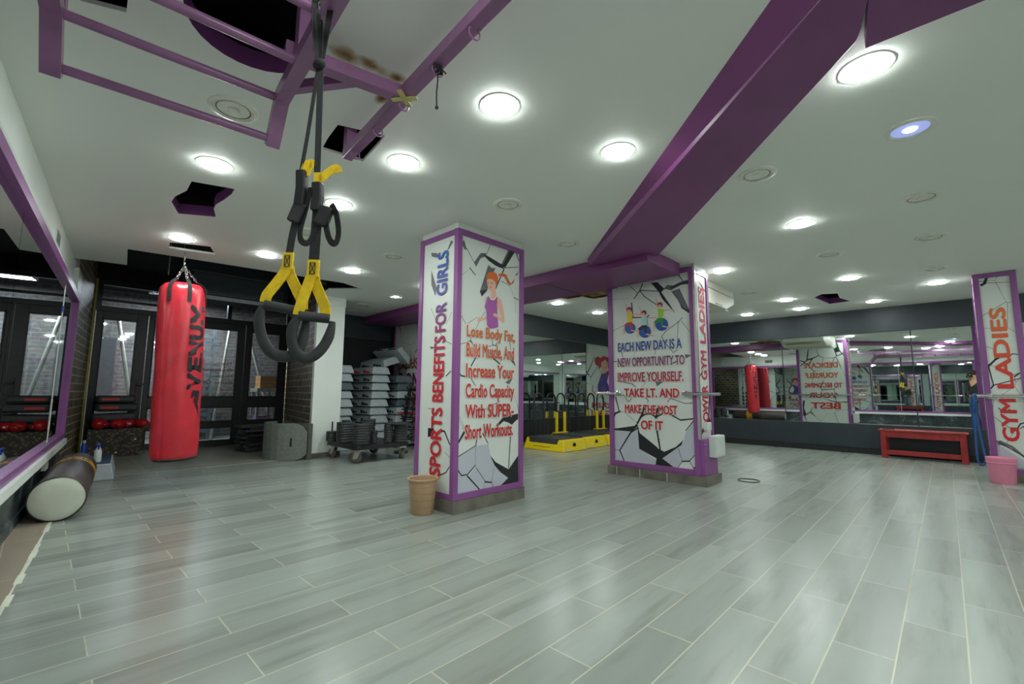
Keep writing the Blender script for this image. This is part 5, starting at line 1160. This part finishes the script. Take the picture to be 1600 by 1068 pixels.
# ---------------------------------------------------------------- foam sheets and black mats by the pier
def sheet(pts, h, th, name, m_, label, slot=False, group=None):
    pts = [Vector((x, y, 0)) for x, y in pts]
    t = thing(name, label, 'mat', pts[len(pts)//2])
    mb = MB()
    if not slot: mb.sweep([p+Vector((0, 0, h/2+.002)) for p in pts], [(-th/2, -h/2), (th/2, -h/2), (th/2, h/2), (-th/2, h/2)], up=(0, 0, 1))
    else:
        n = len(pts); i0 = n-4; rr = [h]*n; 
        for k, hh in ((n-1, .74), (n-2, .92), (n-3, .985)): rr[k] = h*hh
        side = []
        for i, p in enumerate(pts):
            d = (pts[min(i+1, n-1)]-pts[max(i-1, 0)]).normalized(); nrm = Vector((-d.y, d.x, 0))*th/2; side.append(nrm)
        vs, fs = [], []
        for i, p in enumerate(pts):
            lo = (h-rr[i])*.6+.002; hi = rr[i]
            vs += [p-side[i]+Vector((0, 0, lo)), p+side[i]+Vector((0, 0, lo)), p+side[i]+Vector((0, 0, hi)), p-side[i]+Vector((0, 0, hi))]
        for i in range(n-1):
            for q_ in range(4): fs.append((4*i+q_, 4*i+(q_+1) % 4, 4*i+4+(q_+1) % 4, 4*i+4+q_))
        fs += [(0, 1, 2, 3), (4*n-1, 4*n-2, 4*n-3, 4*n-4)]; mb.add(vs, fs)
    mb.build('foam_sheet', m_, t, world=True, bevel=.004, smooth=False)
    if slot:
        c = pts[i0]; d = (pts[i0+1]-pts[i0-1]).normalized(); nrm = Vector((d.y, -d.x, 0)); mb = MB()
        for z0, z1 in ((.20, .32),): mb.hexa([c+nrm*(th/2-.004)-d*.014+Vector((0, 0, z0)), c+nrm*(th/2-.004)+d*.014+Vector((0, 0, z0)), c+nrm*(th/2+.002)+d*.014+Vector((0, 0, z0)), c+nrm*(th/2+.002)-d*.014+Vector((0, 0, z0))], [c+nrm*(th/2-.004)-d*.014+Vector((0, 0, z1)), c+nrm*(th/2-.004)+d*.014+Vector((0, 0, z1)), c+nrm*(th/2+.002)+d*.014+Vector((0, 0, z1)), c+nrm*(th/2+.002)-d*.014+Vector((0, 0, z1))])
        mb.build('handle_slot', 'black', t, world=True)
    return t
arc = lambda cx, cy_, rx, ry, a0, a1, n=14: [(cx+rx*math.cos(math.radians(a0+(a1-a0)*i/n)), cy_+ry*math.sin(math.radians(a0+(a1-a0)*i/n))) for i in range(n+1)]
sheet([(-7.62, 2.62), (-7.58, 2.50), (-7.48, 2.41), (-7.36, 2.36), (-7.24, 2.36), (-7.12, 2.39), (-7.02, 2.44), (-6.95, 2.51), (-6.90, 2.58), (-6.86, 2.645), (-6.83, 2.71), (-6.81, 2.77)][::1], .53, .016, 'foam_mat', 'mat_grey', 'curved grey foam sheet with a slot handle standing in front of the white pier', True)
sheet([(-7.66, 2.82), (-7.5, 2.70), (-7.3, 2.68), (-7.1, 2.70), (-6.94, 2.745), (-6.84, 2.80), (-6.80, 2.84)], .52, .016, 'foam_mat', 'mat_grey_dark', 'darker foam sheet standing right behind the slotted grey foam sheet')
random.seed(11)
for k in range(12):
    l, w = .62+random.uniform(-.05, .05), .40+random.uniform(-.03, .03); rz = random.uniform(-.18, .18); th = .036
    t = MB(); t.box(-w/2, w/2, -l/2, l/2, 0, th-.002); t.box(-w/2-.10, -w/2, -l*.2, l*.2, .006, .02)
    o = t.build('exercise_mat', 'rubber', bevel=.008); o.location = (-8.45+random.uniform(-.05, .05), 2.66+random.uniform(-.06, .06)-.004*k, .002+k*th); o.rotation_euler = (0, 0, rz)
    tag(o, 'black folded mat, %s in the heap left of the grey foam sheet' % (ORD[k]+' from the bottom' if k < 11 else 'topmost'), 'mat', 'black mats heaped by the doors')

# ---------------------------------------------------------------- plate cart
CX, CYY = .27, -.14
ct = thing('plate_cart', 'black wheeled cart loaded with weight plates beside the white pier', 'cart', (-6.66+CX, 3.66+CYY, 0))
mb = MB()
for a in ((-7.13, -6.22, 3.24, 3.30), (-7.13, -6.22, 4.02, 4.08), (-7.13, -7.07, 3.30, 4.02), (-6.28, -6.22, 3.30, 4.02)): mb.box(a[0]+CX, a[1]+CX, a[2]+CYY, a[3]+CYY, .185, .25)
mb.box(-7.07+CX, -6.28+CX, 3.30+CYY, 4.02+CYY, .235, .25); mb.build('deck', 'black', ct, world=True, bevel=.004)
for x, y, a in ((-6.29, 3.30, .5), (-7.04, 3.30, .2), (-6.27, 4.0, -.3), (-7.06, 4.0, .4)):
    T = Matrix.Translation((x+CX, y+CYY, 0)) @ Matrix.Diagonal((1.12, 1.12, 1.0, 1)) @ Matrix.Rotation(a, 4, 'Z')
    mb = MB(); mb.hexa([T @ Vector(v) for v in ((-.05, -.03, .06), (.01, -.03, .06), (.01, -.024, .06), (-.05, -.024, .06))], [T @ Vector(v) for v in ((-.02, -.03, .17), (.06, -.03, .17), (.06, -.024, .17), (-.02, -.024, .17))])
    mb.hexa([T @ Vector(v) for v in ((-.05, .024, .06), (.01, .024, .06), (.01, .03, .06), (-.05, .03, .06))], [T @ Vector(v) for v in ((-.02, .024, .17), (.06, .024, .17), (.06, .03, .17), (-.02, .03, .17))])
    mb.box(-.03, .07, -.045, .045, .17, .185, T); br = mb.build('caster', 'galv', ct, world=True)
    mb = MB(); mb.lathe([(0, -.018), (.035, -.02), (.05, -.019), (.073, -.012), (.075, 0), (.073, .012), (.05, .019), (.035, .02), (0, .018)], 28, T @ Matrix.Translation((-.02, 0, .076)) @ Matrix.Rotation(PI/2, 4, 'X')); mb.build('wheel', 'tyre', br, smooth=True).location = -Vector((0, 0, 0))
STK = [(-7.08, 3.28, .082, 4, 'the small stack at the left end of the cart'), (-6.80, 3.36, .132, 8, 'the tall wide stack on the left front of the cart'), (-6.36, 3.38, .118, 8, 'the stack on the front corner of the cart'), (-6.98, 3.68, .075, 6, 'the small stack at the back left of the cart'),
       (-6.78, 3.72, .10, 9, 'the stack in the middle back of the cart'), (-6.40, 3.60, .048, 5, 'the smallest stack in the middle of the cart'), (-6.33, 3.80, .066, 8, 'the narrow stack on the right edge of the cart'), (-6.30, 3.985, .105, 7, 'the tall stack at the right corner of the cart')]
for x, y, r, n, where in STK:
    x += CX; y += CYY
    mb = MB(); mb.tube([(x, y, .25), (x, y, .25+.037*n+(.14 if n < 6 else .02))], .011, 10); mb.build('peg', 'black', ct, smooth=True, world=True)
    first = None
    for k in range(n):
        if first is None:
            mb = MB(); h = .035; mb.lathe([(.014, .002), (r*.45, .002), (r*.5, .006), (r*.8, .006), (r*.85, .001), (r*.97, .001), (r, .008), (r, h-.008), (r*.97, h-.001), (r*.85, h-.001), (r*.8, h-.006), (r*.5, h-.006), (r*.45, h-.002), (.014, h-.002), (.014, .002)], 28)
            o = first = mb.build('weight_plate', 'rubber', smooth=True)
        else: o = first.copy(); COL.objects.link(o)
        o.location = (x+random.uniform(-.004, .004), y+random.uniform(-.004, .004), .251+k*.0365); o.rotation_euler = (0, 0, random.uniform(0, 6))
        tag(o, ('black plate, topmost of ' if k == n-1 else ('black plate, %s up in ' % ORD[k]).replace('lowest up in', 'lowest of'))+where, 'weight plate', 'black weight plates in '+where)
mb = MB(); r = .135; mb.lathe([(.014, 0), (r*.9, 0), (r, .008), (r, .028), (r*.9, .036), (.014, .036), (.014, 0)], 28); o = mb.build('weight_plate', 'rubber', smooth=True); o.location = (-6.27+CX, 3.93+CYY, .251+7*.0365); tag(o, 'wide black plate laid across the tops at the right corner of the cart', 'weight plate')
mb = MB(); r = .06; mb.lathe([(.014, 0), (r, 0), (r, .03), (.014, .03), (.014, 0)], 24); o = mb.build('weight_plate', 'rubber', smooth=True); o.location = (-6.80+CX, 3.36+CYY, .251+8*.0365); tag(o, 'small black plate crowning the tall wide stack on the left front of the cart', 'weight plate')
mb = MB(); r = .11; mb.lathe([(.014, 0), (r, 0), (r, .04), (.014, .04), (.014, 0)], 24); o = mb.build('weight_plate', 'rubber', smooth=True); o.location = (-6.52, 4.18, .001); tag(o, 'black plate lying on the floor behind the plate cart', 'weight plate')

# ---------------------------------------------------------------- stacked aerobic steps
grp = 'aerobic steps stacked behind the plate cart'
protoG = make_step('step_platform', 'grey aerobic step with red cavity block at the top of the middle stack', 'step_grey', 'step_grey', .86, .37, .135, group=grp)
for ch in protoG.children:
    if ch.name.startswith('cavity'): ch.data.materials[0] = M['red']
protoK = make_step('step_platform', 'dark grey aerobic step, topmost of the right stack against the mural', 'step_dark', 'step_dark', .86, .37, .135, group=grp)
protoP = make_step('step_platform', 'grey aerobic step, topmost of the stack half hidden by the white pier', 'step_grey', 'step_grey', .86, .37, .135, group=grp)
def put(p, used, loc, label, rot=(0, 0, 0)):
    if not used: p.location = loc; p.rotation_euler = rot; p['label'] = label; return p
    return dup(p, loc, label=label, rot=rot)
X1 = -7.86
seqA = [(.0, 'P'), (.145, 'P'), (.29, 'P'), (.435, 'P'), (.58, 'P'), (.725, 'P'), (.87, 'P'), (1.015, 'K'), (1.16, 'P'), (1.315, 'P')]
used = {'P': 0, 'K': 0, 'G': 0}
proto = {'P': protoP, 'K': protoK, 'G': protoG}
def stack(kinds, x, y, where, jit=.012, dz=.146):
    n = len(kinds)
    for k, c in enumerate(kinds):
        l = ('%s aerobic step, %s of %s' % ({'P': 'grey', 'K': 'dark grey', 'G': 'red-blocked grey'}[c], 'topmost' if k == n-1 else ['lowest', 'second', 'third', 'fourth', 'fifth', 'sixth', 'seventh', 'eighth', 'ninth', 'tenth'][k], where))
        put(proto[c], used[c], (x+random.uniform(-jit, jit), y+random.uniform(-jit, jit), .001+k*dz), l, (0, 0, random.uniform(-.03, .03))); used[c] += 1
stack('PPPPPPPKPP', X1, 3.60, 'the left stack beside the white pier')
stack('PPPPPPPPPGG'[:10], X1, 4.30, 'the tall middle stack behind the plate cart')
stack('PPPPPK'[:5], -7.55, 3.90, 'the low front stack behind the plate cart') if False else None
stack('PPPPPKPKK', X1+.05, 4.78, 'the right stack against the mural')
k1 = dup(protoP, (-8.0, 4.58, 1.50), label='grey aerobic step leaning across the tops of the middle and right stacks', rot=(.30, -.02, .06))
k2 = dup(protoP, (-7.86, 4.72, 1.66), label='grey aerobic step tilted on its side at the very top against the mural', rot=(-.75, 0, .05))
mb = MB(); mb.box(-7.44, -7.375, 4.62, 4.96, .585, .625)
tag(mb.build('step_block', 'red', bevel=.005), 'red step foot sticking out of the right stack against the mural', 'step block')

# ---------------------------------------------------------------- dumbbell rack
rk = thing('dumbbell_rack', 'black rack of small dumbbells against the mural right of the step stacks', 'rack', (-6.8, 4.75, 0))
for x in (-7.26, -6.40):
    mb = MB(); mb.sweep([(x, 4.62, .02), (x, 4.82, 1.12)], [(-.025, -.025), (.025, -.025), (.025, .025), (-.025, .025)], up=(1, 0, 0)); mb.box(x-.03, x+.03, 4.5, 5.05, 0, .04); mb.build('upright', 'black', rk, world=True)
first = None
for k in range(6):
    z = .18+.17*k; y = 4.64+.03*k
    mb = MB(); mb.box(-7.26, -6.40, y-.09, y-.07, z-.02, z+.0); mb.box(-7.26, -6.40, y+.02, y+.04, z+.0, z+.02); mb.build('rail', 'black', rk, world=True)
    for j in range(5):
        x = -7.17+j*.165
        if first is None:
            mb = MB(); T = Matrix.Rotation(PI/2, 4, 'X')
            mb.lathe([(0, -.085), (.03, -.085), (.036, -.078), (.036, -.045), (.03, -.04), (.013, -.038), (.013, .038), (.03, .04), (.036, .045), (.036, .078), (.03, .085), (0, .085)], 14, T)
            o = first = mb.build('dumbbell', 'rubber', smooth=True)
        else: o = first.copy(); COL.objects.link(o)
        o.location = (x, y-.02, z+.046); tag(o, '%s black dumbbell on the %s shelf of the dark rack beside the mural' % (['leftmost', 'second', 'middle', 'fourth', 'rightmost'][j], ['lowest', 'second', 'third', 'fourth', 'fifth', 'top'][k]), 'dumbbell', 'dumbbells on the %s rack shelf' % ['lowest', 'second', 'third', 'fourth', 'fifth', 'top'][k])

# ---------------------------------------------------------------- yellow step machines in the mirror corner
def make_machine(label, sleeves):
    t = thing('jumping_platform', label, 'exercise platform', (0, 0, 0), group='yellow platforms along the corner mirror')
    mb = MB(); x0, x1, y0, y1 = -.47, .47, -.34, .34
    mb.hexa([(x0, y0, 0), (x1, y0, 0), (x1, y1, 0), (x0, y1, 0)], [(x0+.04, y0+.05, .2), (x1-.04, y0+.05, .2), (x1-.04, y1-.05, .2), (x0+.04, y1-.05, .2)]); mb.build('shell', 'yellow', t, bevel=.015)
    mb = MB(); mb.box(x0+.06, x1-.09, y0+.06, y1-.06, .195, .212); mb.build('tread', 'rubber', t, bevel=.006)
    for sy in (-1, 1):
        mb = MB(); mb.prism([(x0+.10, .205), (x0+.13, .12), (x1-.17, .12), (x1-.14, .205)], lambda u, v: (u, sy*(.34-.05*v/.2)+sy*.002, v), lambda u, v: (u, sy*(.34-.05*v/.2)-sy*.02, v)); mb.build('tread_apron', 'rubber', t)
    mb = MB(); letter(mb, 'JUMP FITNESS', -.25, .15, .055, .085, lambda u, v: (u, -(.34-.05*v/.2)-.003, v)) if False else mb.box(-.25, .15, -.330, -.326, .06, .066); mb.build('printed_line', 'black', t)
    mb = MB(); mb.lathe([(0, 0), (.045, 0), (.045, .002), (0, .002)], 20, Matrix.Translation((.452, -.02, .10)) @ Matrix.Rotation(PI/2, 4, 'Y')); mb.build('round_emblem', 'black', t)
    for y in (-.24, .2):
        mb = MB(); mb.box(.466, .472, y, y+.09, .02, .05); mb.build('sticker', 'box_white', t)
    pts = [(-.40, -.13, .2), (-.40, -.13, .78)]+[(-.40, -.13*math.cos(a), .86+.13*math.sin(a)) for a in [PI*k/12 for k in range(13)]]+[(-.40, .13, .78), (-.40, .13, .2)]
    MB().tube(pts, .017, 12).build('hand_rail', 'black', t, smooth=True)
    if sleeves:
        for y in (-.13, .13): MB().box(-.422, -.378, y-.022, y+.022, .2, .62).build('rail_sleeve', 'yellow', t, bevel=.004)
        MB().box(-.46, -.36, -.2, .2, .195, .225).build('rail_foot', 'yellow', t, bevel=.006)
    return t
m1 = make_machine('nearest yellow platform, its plain black handrail close to the left pillar', False); m1.location = (-5.17, 6.53, 0); m1.rotation_euler = (0, 0, -.03)
m2 = make_machine('second yellow platform, round black emblem on its end, tall yellow rail sleeves', True); m2.location = (-5.22, 7.28, 0)
dup(m1, (-5.22, 8.0, 0), label='third yellow platform, its plain black handrail in front of the mural reflection', rz=0.0)
dup(m2, (-5.22, 8.72, 0), label='farthest yellow platform, half hidden behind the wide pillar', rz=0.0)

# ---------------------------------------------------------------- bench, phone, bins, band
bn = thing('bench', 'red painted wooden bench under the back wall mirror', 'bench', (-.32, 9.68, 0), rz=-.04)
MB().box(-.52, .52, -.20, .20, .425, .45).build('bench_top', 'red_wood', bn, bevel=.004)
for x in (-.46, .46):
    for y in (-.16, .13): MB().box(x-.035, x+.035, y-.035, y+.035, 0, .425).build('leg', 'red_wood', bn, bevel=.004)
mb = MB(); mb.box(-.425, .425, -.185, -.165, .33, .425); mb.box(-.425, .425, .13, .15, .33, .425); mb.build('apron', 'red_wood', bn, bevel=.003)
mb = MB(); mb.box(-.425, .425, -.19, -.15, .06, .13); mb.build('foot_rail', 'red_wood', bn, bevel=.004)
MB().box(-.425, .425, .10, .12, .05, .33).build('dark_recess_sheet', 'base_black', bn)  # black sheet put in for the shade of the recess under the seat
mb = MB(); mb.box(-.08, .08, -.035, .035, 0, .014); o = mb.build('remote_control', 'black', bevel=.004); o.location = (-.72, 9.62, .4505); o.rotation_euler = (0, 0, .1); tag(o, 'flat black remote lying on the left end of the red bench', 'remote')
def bin_(loc, name, label, prof, m_, oval=1.0, rz=0):
    t = thing(name, label, 'bin', loc, rz); S = Matrix.Scale(oval, 4, (0, 1, 0))
    mb = MB(); mb.lathe(prof, 48, S); mb.build('bin_shell', m_, t, smooth=True); return t
tb = bin_((-3.215, 2.285, 0), 'waste_bin', 'tan plastic bin at the foot of the left pillar', [(0, 0), (.086, 0), (.091, .006), (.118, .27), (.128, .272), (.13, .285), (.126, .288), (.115, .284), (.088, .012), (0, .012)], 'tan')
for z in (.06, .115, .17, .225):
    r = .0912+(z-.006)/.264*.0268; MB().lathe([(r-.001, z-.002), (r+.001, z), (r-.001, z+.002)], 48).build('groove', 'tan_dark', tb, smooth=True)
pb = bin_((.405, 7.80, 0), 'waste_bin', 'pink plastic bin in front of the slim pillar', [(0, 0), (.10, 0), (.106, .008), (.122, .235), (.126, .24), (.128, .29), (.123, .294), (.118, .285), (.10, .014), (0, .014)], 'pink', .8)
mb = MB(); mb.lathe([(.121, .225), (.130, .232), (.125, .24)], 48, Matrix.Scale(.8, 4, (0, 1, 0))); mb.build('rim_band', 'pink', pb, smooth=True)
mb = MB(); pts = [(.225, 7.868, .99), (.222, 7.83, 1.0), (.228, 7.845, 1.022), (.238, 7.868, 1.025), (.245, 7.89, 1.0), (.242, 7.89, .80), (.25, 7.89, .5), (.275, 7.88, .30), (.272, 7.875, .20), (.245, 7.87, .168), (.215, 7.865, .19), (.205, 7.862, .30), (.212, 7.862, .6), (.22, 7.865, .9)]
pts = [(.24, 7.84, 1.0), (.24, 7.848, 1.014), (.24, 7.865, 1.022), (.24, 7.882, 1.014), (.242, 7.89, .99), (.25, 7.892, .75), (.262, 7.888, .5), (.285, 7.88, .30), (.282, 7.876, .21), (.255, 7.87, .17), (.222, 7.862, .19), (.213, 7.855, .30), (.222, 7.846, .6), (.235, 7.84, .9)]
sm = []
for i in range(len(pts)):
    a, b_ = Vector(pts[i-1]), Vector(pts[i]); sm += [a.lerp(b_, .33), a.lerp(b_, .66)]
mb.sweep([Vector(p) for p in sm], [(-.003, -.010), (.003, -.010), (.003, .010), (-.003, .010)], closed=True)
for k in range(2): mb.tube([(.245+.016*k, 7.865+.026*math.cos(a), 1.0+.026*math.sin(a)) for a in [2*PI*j/16 for j in range(16)]], .006, 8, closed=True)
tag(mb.build('resistance_band', 'blue_band', smooth=True), 'blue resistance band looped over the barre left of the slim pillar', 'resistance band')
mb = MB(); mb.tube([(-1.73+.11*math.cos(a), 5.80+.11*math.sin(a), .004) for a in [2*PI*k/28 for k in range(28)]], .006, 8, closed=True)
tag(mb.build('floor_ring', 'black', smooth=True), 'thin dark ring lying on the floor right of the wide pillar', 'ring')

# ---------------------------------------------------------------- ceiling air conditioner
ac = thing('air_conditioner', 'ivory ceiling air conditioner mounted behind the wide pillar', 'air conditioner', (-2.3, 6.3, 2.2))
mb = MB(); mb.prism([(5.75, 2.499), (5.75, 2.30), (5.98, 2.20), (6.7, 2.20), (7.0, 2.31), (7.0, 2.499)], lambda u, v: (-2.17, u, v), lambda u, v: (-3.1, u, v)); mb.build('casing', 'ac_white', ac, world=True, bevel=.015)
mb = MB(); mb.box(-3.0, -2.25, 6.75, 6.98, 2.222, 2.232, None); mb.build('air_flap', 'ac_white', ac, world=True)
mb = MB()
for k in range(8): mb.box(-3.05, -2.22, 6.02+.085*k, 6.03+.085*k, 2.194, 2.201)
mb.build('intake_grille', 'lamp_rim_old', ac, world=True)
mb = MB(); mb.box(-2.171, -2.166, 5.77, 6.98, 2.40, 2.408); mb.box(-2.171, -2.166, 6.25, 6.5, 2.215, 2.235); mb.build('side_seam', 'plinth', ac, world=True)
mb = MB(); mb.tube([(-3.02, 5.9, 2.40), (-3.2, 5.8, 2.36), (-3.3, 5.65, 2.40), (-3.25, 5.6, 2.46)], .02, 10); mb.build('hose', 'box_white', ac, smooth=True, world=True)
# ---------------------------------------------------------------- the photographer, seen in the mirrors
BK = Vector((.6925, -.7215, 0)); SD = Vector((.7215, .6925, 0))     # backward and sideways from the lens
def pp(b, s, z): v = BK*b+SD*s; return (v.x, v.y, z)
def skin_mesh(name, verts, edges, radii, m_, parent, sub=2):
    me = bpy.data.meshes.new(name); me.from_pydata(verts, edges, []); me.materials.append(M[m_])
    o = bpy.data.objects.new(name, me); COL.objects.link(o); o.parent = parent; o.location = -parent.location
    sk = o.modifiers.new('skin', 'SKIN'); sk.use_smooth_shade = True
    if not me.skin_vertices: bpy.context.view_layer.update()
    if not me.skin_vertices:
        bm = bmesh.new(); bm.from_mesh(me); bm.verts.layers.skin.verify(); bm.to_mesh(me); bm.free()
    for i, r in enumerate(radii):
        d = me.skin_vertices[0].data[i]; d.radius = (r, r) if not isinstance(r, tuple) else r; d.use_root = (i == 0)
    sb = o.modifiers.new('sub', 'SUBSURF'); sb.levels = sub; sb.render_levels = sub
    return o
per = thing('person', 'person in a dark jacket holding a camera at waist height, seen in the mirrors', 'person', pp(.34, .02, 0))
B = .34
V = [pp(B, 0, .92), pp(B, 0, 1.10), pp(B-.01, 0, 1.28), pp(B-.01, 0, 1.42), pp(B-.04, 0, 1.52), pp(B-.07, 0, 1.60), pp(B-.08, 0, 1.70),
     pp(B, .17, 1.40), pp(B+.02, .24, 1.14), pp(B-.18, .10, 1.00), pp(B, -.17, 1.40), pp(B+.02, -.24, 1.14), pp(B-.18, -.10, 1.00),
     pp(B, .09, .88), pp(B-.03, .10, .48), pp(B+.02, .11, .09), pp(B-.12, .13, .04), pp(B, -.09, .88), pp(B-.03, -.10, .48), pp(B+.02, -.11, .09), pp(B-.12, -.13, .04)]
E_ = [(0, 1), (1, 2), (2, 3), (3, 4), (4, 5), (5, 6), (3, 7), (7, 8), (8, 9), (3, 10), (10, 11), (11, 12), (0, 13), (13, 14), (14, 15), (15, 16), (0, 17), (17, 18), (18, 19), (19, 20)]
Rr = [(.13, .10), (.115, .09), (.14, .10), (.13, .09), .05, (.085, .08), .07, .055, .043, .03, .055, .043, .03, .085, .058, .042, .035, .085, .058, .042, .035]
# hands: palm and five fingers closing round the camera body
def hand(sx, base):
    w = Vector(pp(B-.18, sx*.10, 1.0)); palm = Vector(pp(B-.235, sx*.085, .985)); V.append(tuple(palm)); E_.append((base, len(V)-1)); Rr.append(.026); pi_ = len(V)-1
    for k in range(4):
        last = pi_
        for j, (db, ds, dz) in enumerate(((.03, -.005, .02-.016*k), (.05, -.03, .02-.016*k), (.055, -.055, .018-.015*k))):
            V.append(tuple(palm-BK*db+SD*(sx*ds)+Vector((0, 0, dz+.01)))); Rr.append(.009-.001*j); E_.append((last, len(V)-1)); last = len(V)-1
    last = pi_
    for (db, ds, dz) in ((.01, -.03, .035), (.03, -.05, .05)):
        V.append(tuple(palm-BK*db+SD*(sx*ds)+Vector((0, 0, dz)))); Rr.append(.010); E_.append((last, len(V)-1)); last = len(V)-1
hand(1, 9); hand(-1, 12)
skin_mesh('body', V, E_, Rr, 'skin', per)
J = [0, 1, 2, 3, 7, 8, 9, 10, 11, 12]; idx = {v: i for i, v in enumerate(J)}
skin_mesh('jacket', [V[i] for i in J], [(idx[a], idx[b_]) for a, b_ in E_ if a in idx and b_ in idx], [(.165, .135), (.155, .13), (.17, .135), (.155, .115), .085, .07, .05, .085, .07, .05], 'jacket', per)
Q = [0, 13, 14, 15, 17, 18, 19]; idx = {v: i for i, v in enumerate(Q)}
skin_mesh('trousers', [V[i] for i in Q], [(idx[a], idx[b_]) for a, b_ in E_ if a in idx and b_ in idx], [(.15, .125), .105, .08, .062, .105, .08, .062], 'jeans', per)
hc = Vector(pp(B-.075, 0, 1.665)); FW_ = -BK
mb = MB(); mb.ball(hc+Vector((0, 0, .035))+BK*.02, .098, 18, (1, 1, .95)); mb.build('hair', 'hair', per, smooth=True, world=True)
mb = MB(); mb.ball(hc+FW_*.065+Vector((0, 0, -.05)), .055, 14, (1, 1, .8)); mb.build('beard', 'hair', per, smooth=True, world=True)
mb = MB()
for s_ in (-.032, .032): mb.ball(hc+FW_*.083+SD*s_+Vector((0, 0, .005)), .010, 10)
mb.build('eyes', 'black', per, smooth=True, world=True)
mb = MB(); mb.ball(hc+FW_*.10+Vector((0, 0, -.018)), .015, 10, (1, 1, 1.5)); mb.build('nose', 'skin', per, smooth=True, world=True)
for s_ in (-.11, .11):
    mb = MB(); T = Matrix.Translation(pp(B-.06, s_*1.1, .0)) @ Matrix.Rotation(math.atan2(-BK.y, -BK.x), 4, 'Z')
    mb.ball((.02, 0, .045), .06, 14, (2.1, .8, .72), T); mb.build('shoe', 'black', per, smooth=True, world=True)
cmr = thing('camera', 'black camera in the hands of the person in the dark jacket', 'camera', pp(.10, 0, .95))
T = Matrix.Translation(pp(.105, 0, 1.0)) @ Matrix.Rotation(math.atan2(-BK.y, -BK.x), 4, 'Z')
mb = MB(); mb.box(-.03, .03, -.065, .065, -.05, .04, T); mb.box(-.025, .02, -.025, .025, .04, .065, T); mb.build('camera_body', 'black', cmr, world=True, bevel=.006)
mb = MB(); mb.lathe([(.03, 0), (.033, .004), (.033, .06), (.030, .065), (.024, .06), (0, .05)], 24, T @ Matrix.Translation((.03, 0, -.005)) @ Matrix.Rotation(PI/2, 4, 'Y')); mb.build('lens', 'black', cmr, smooth=True, world=True)
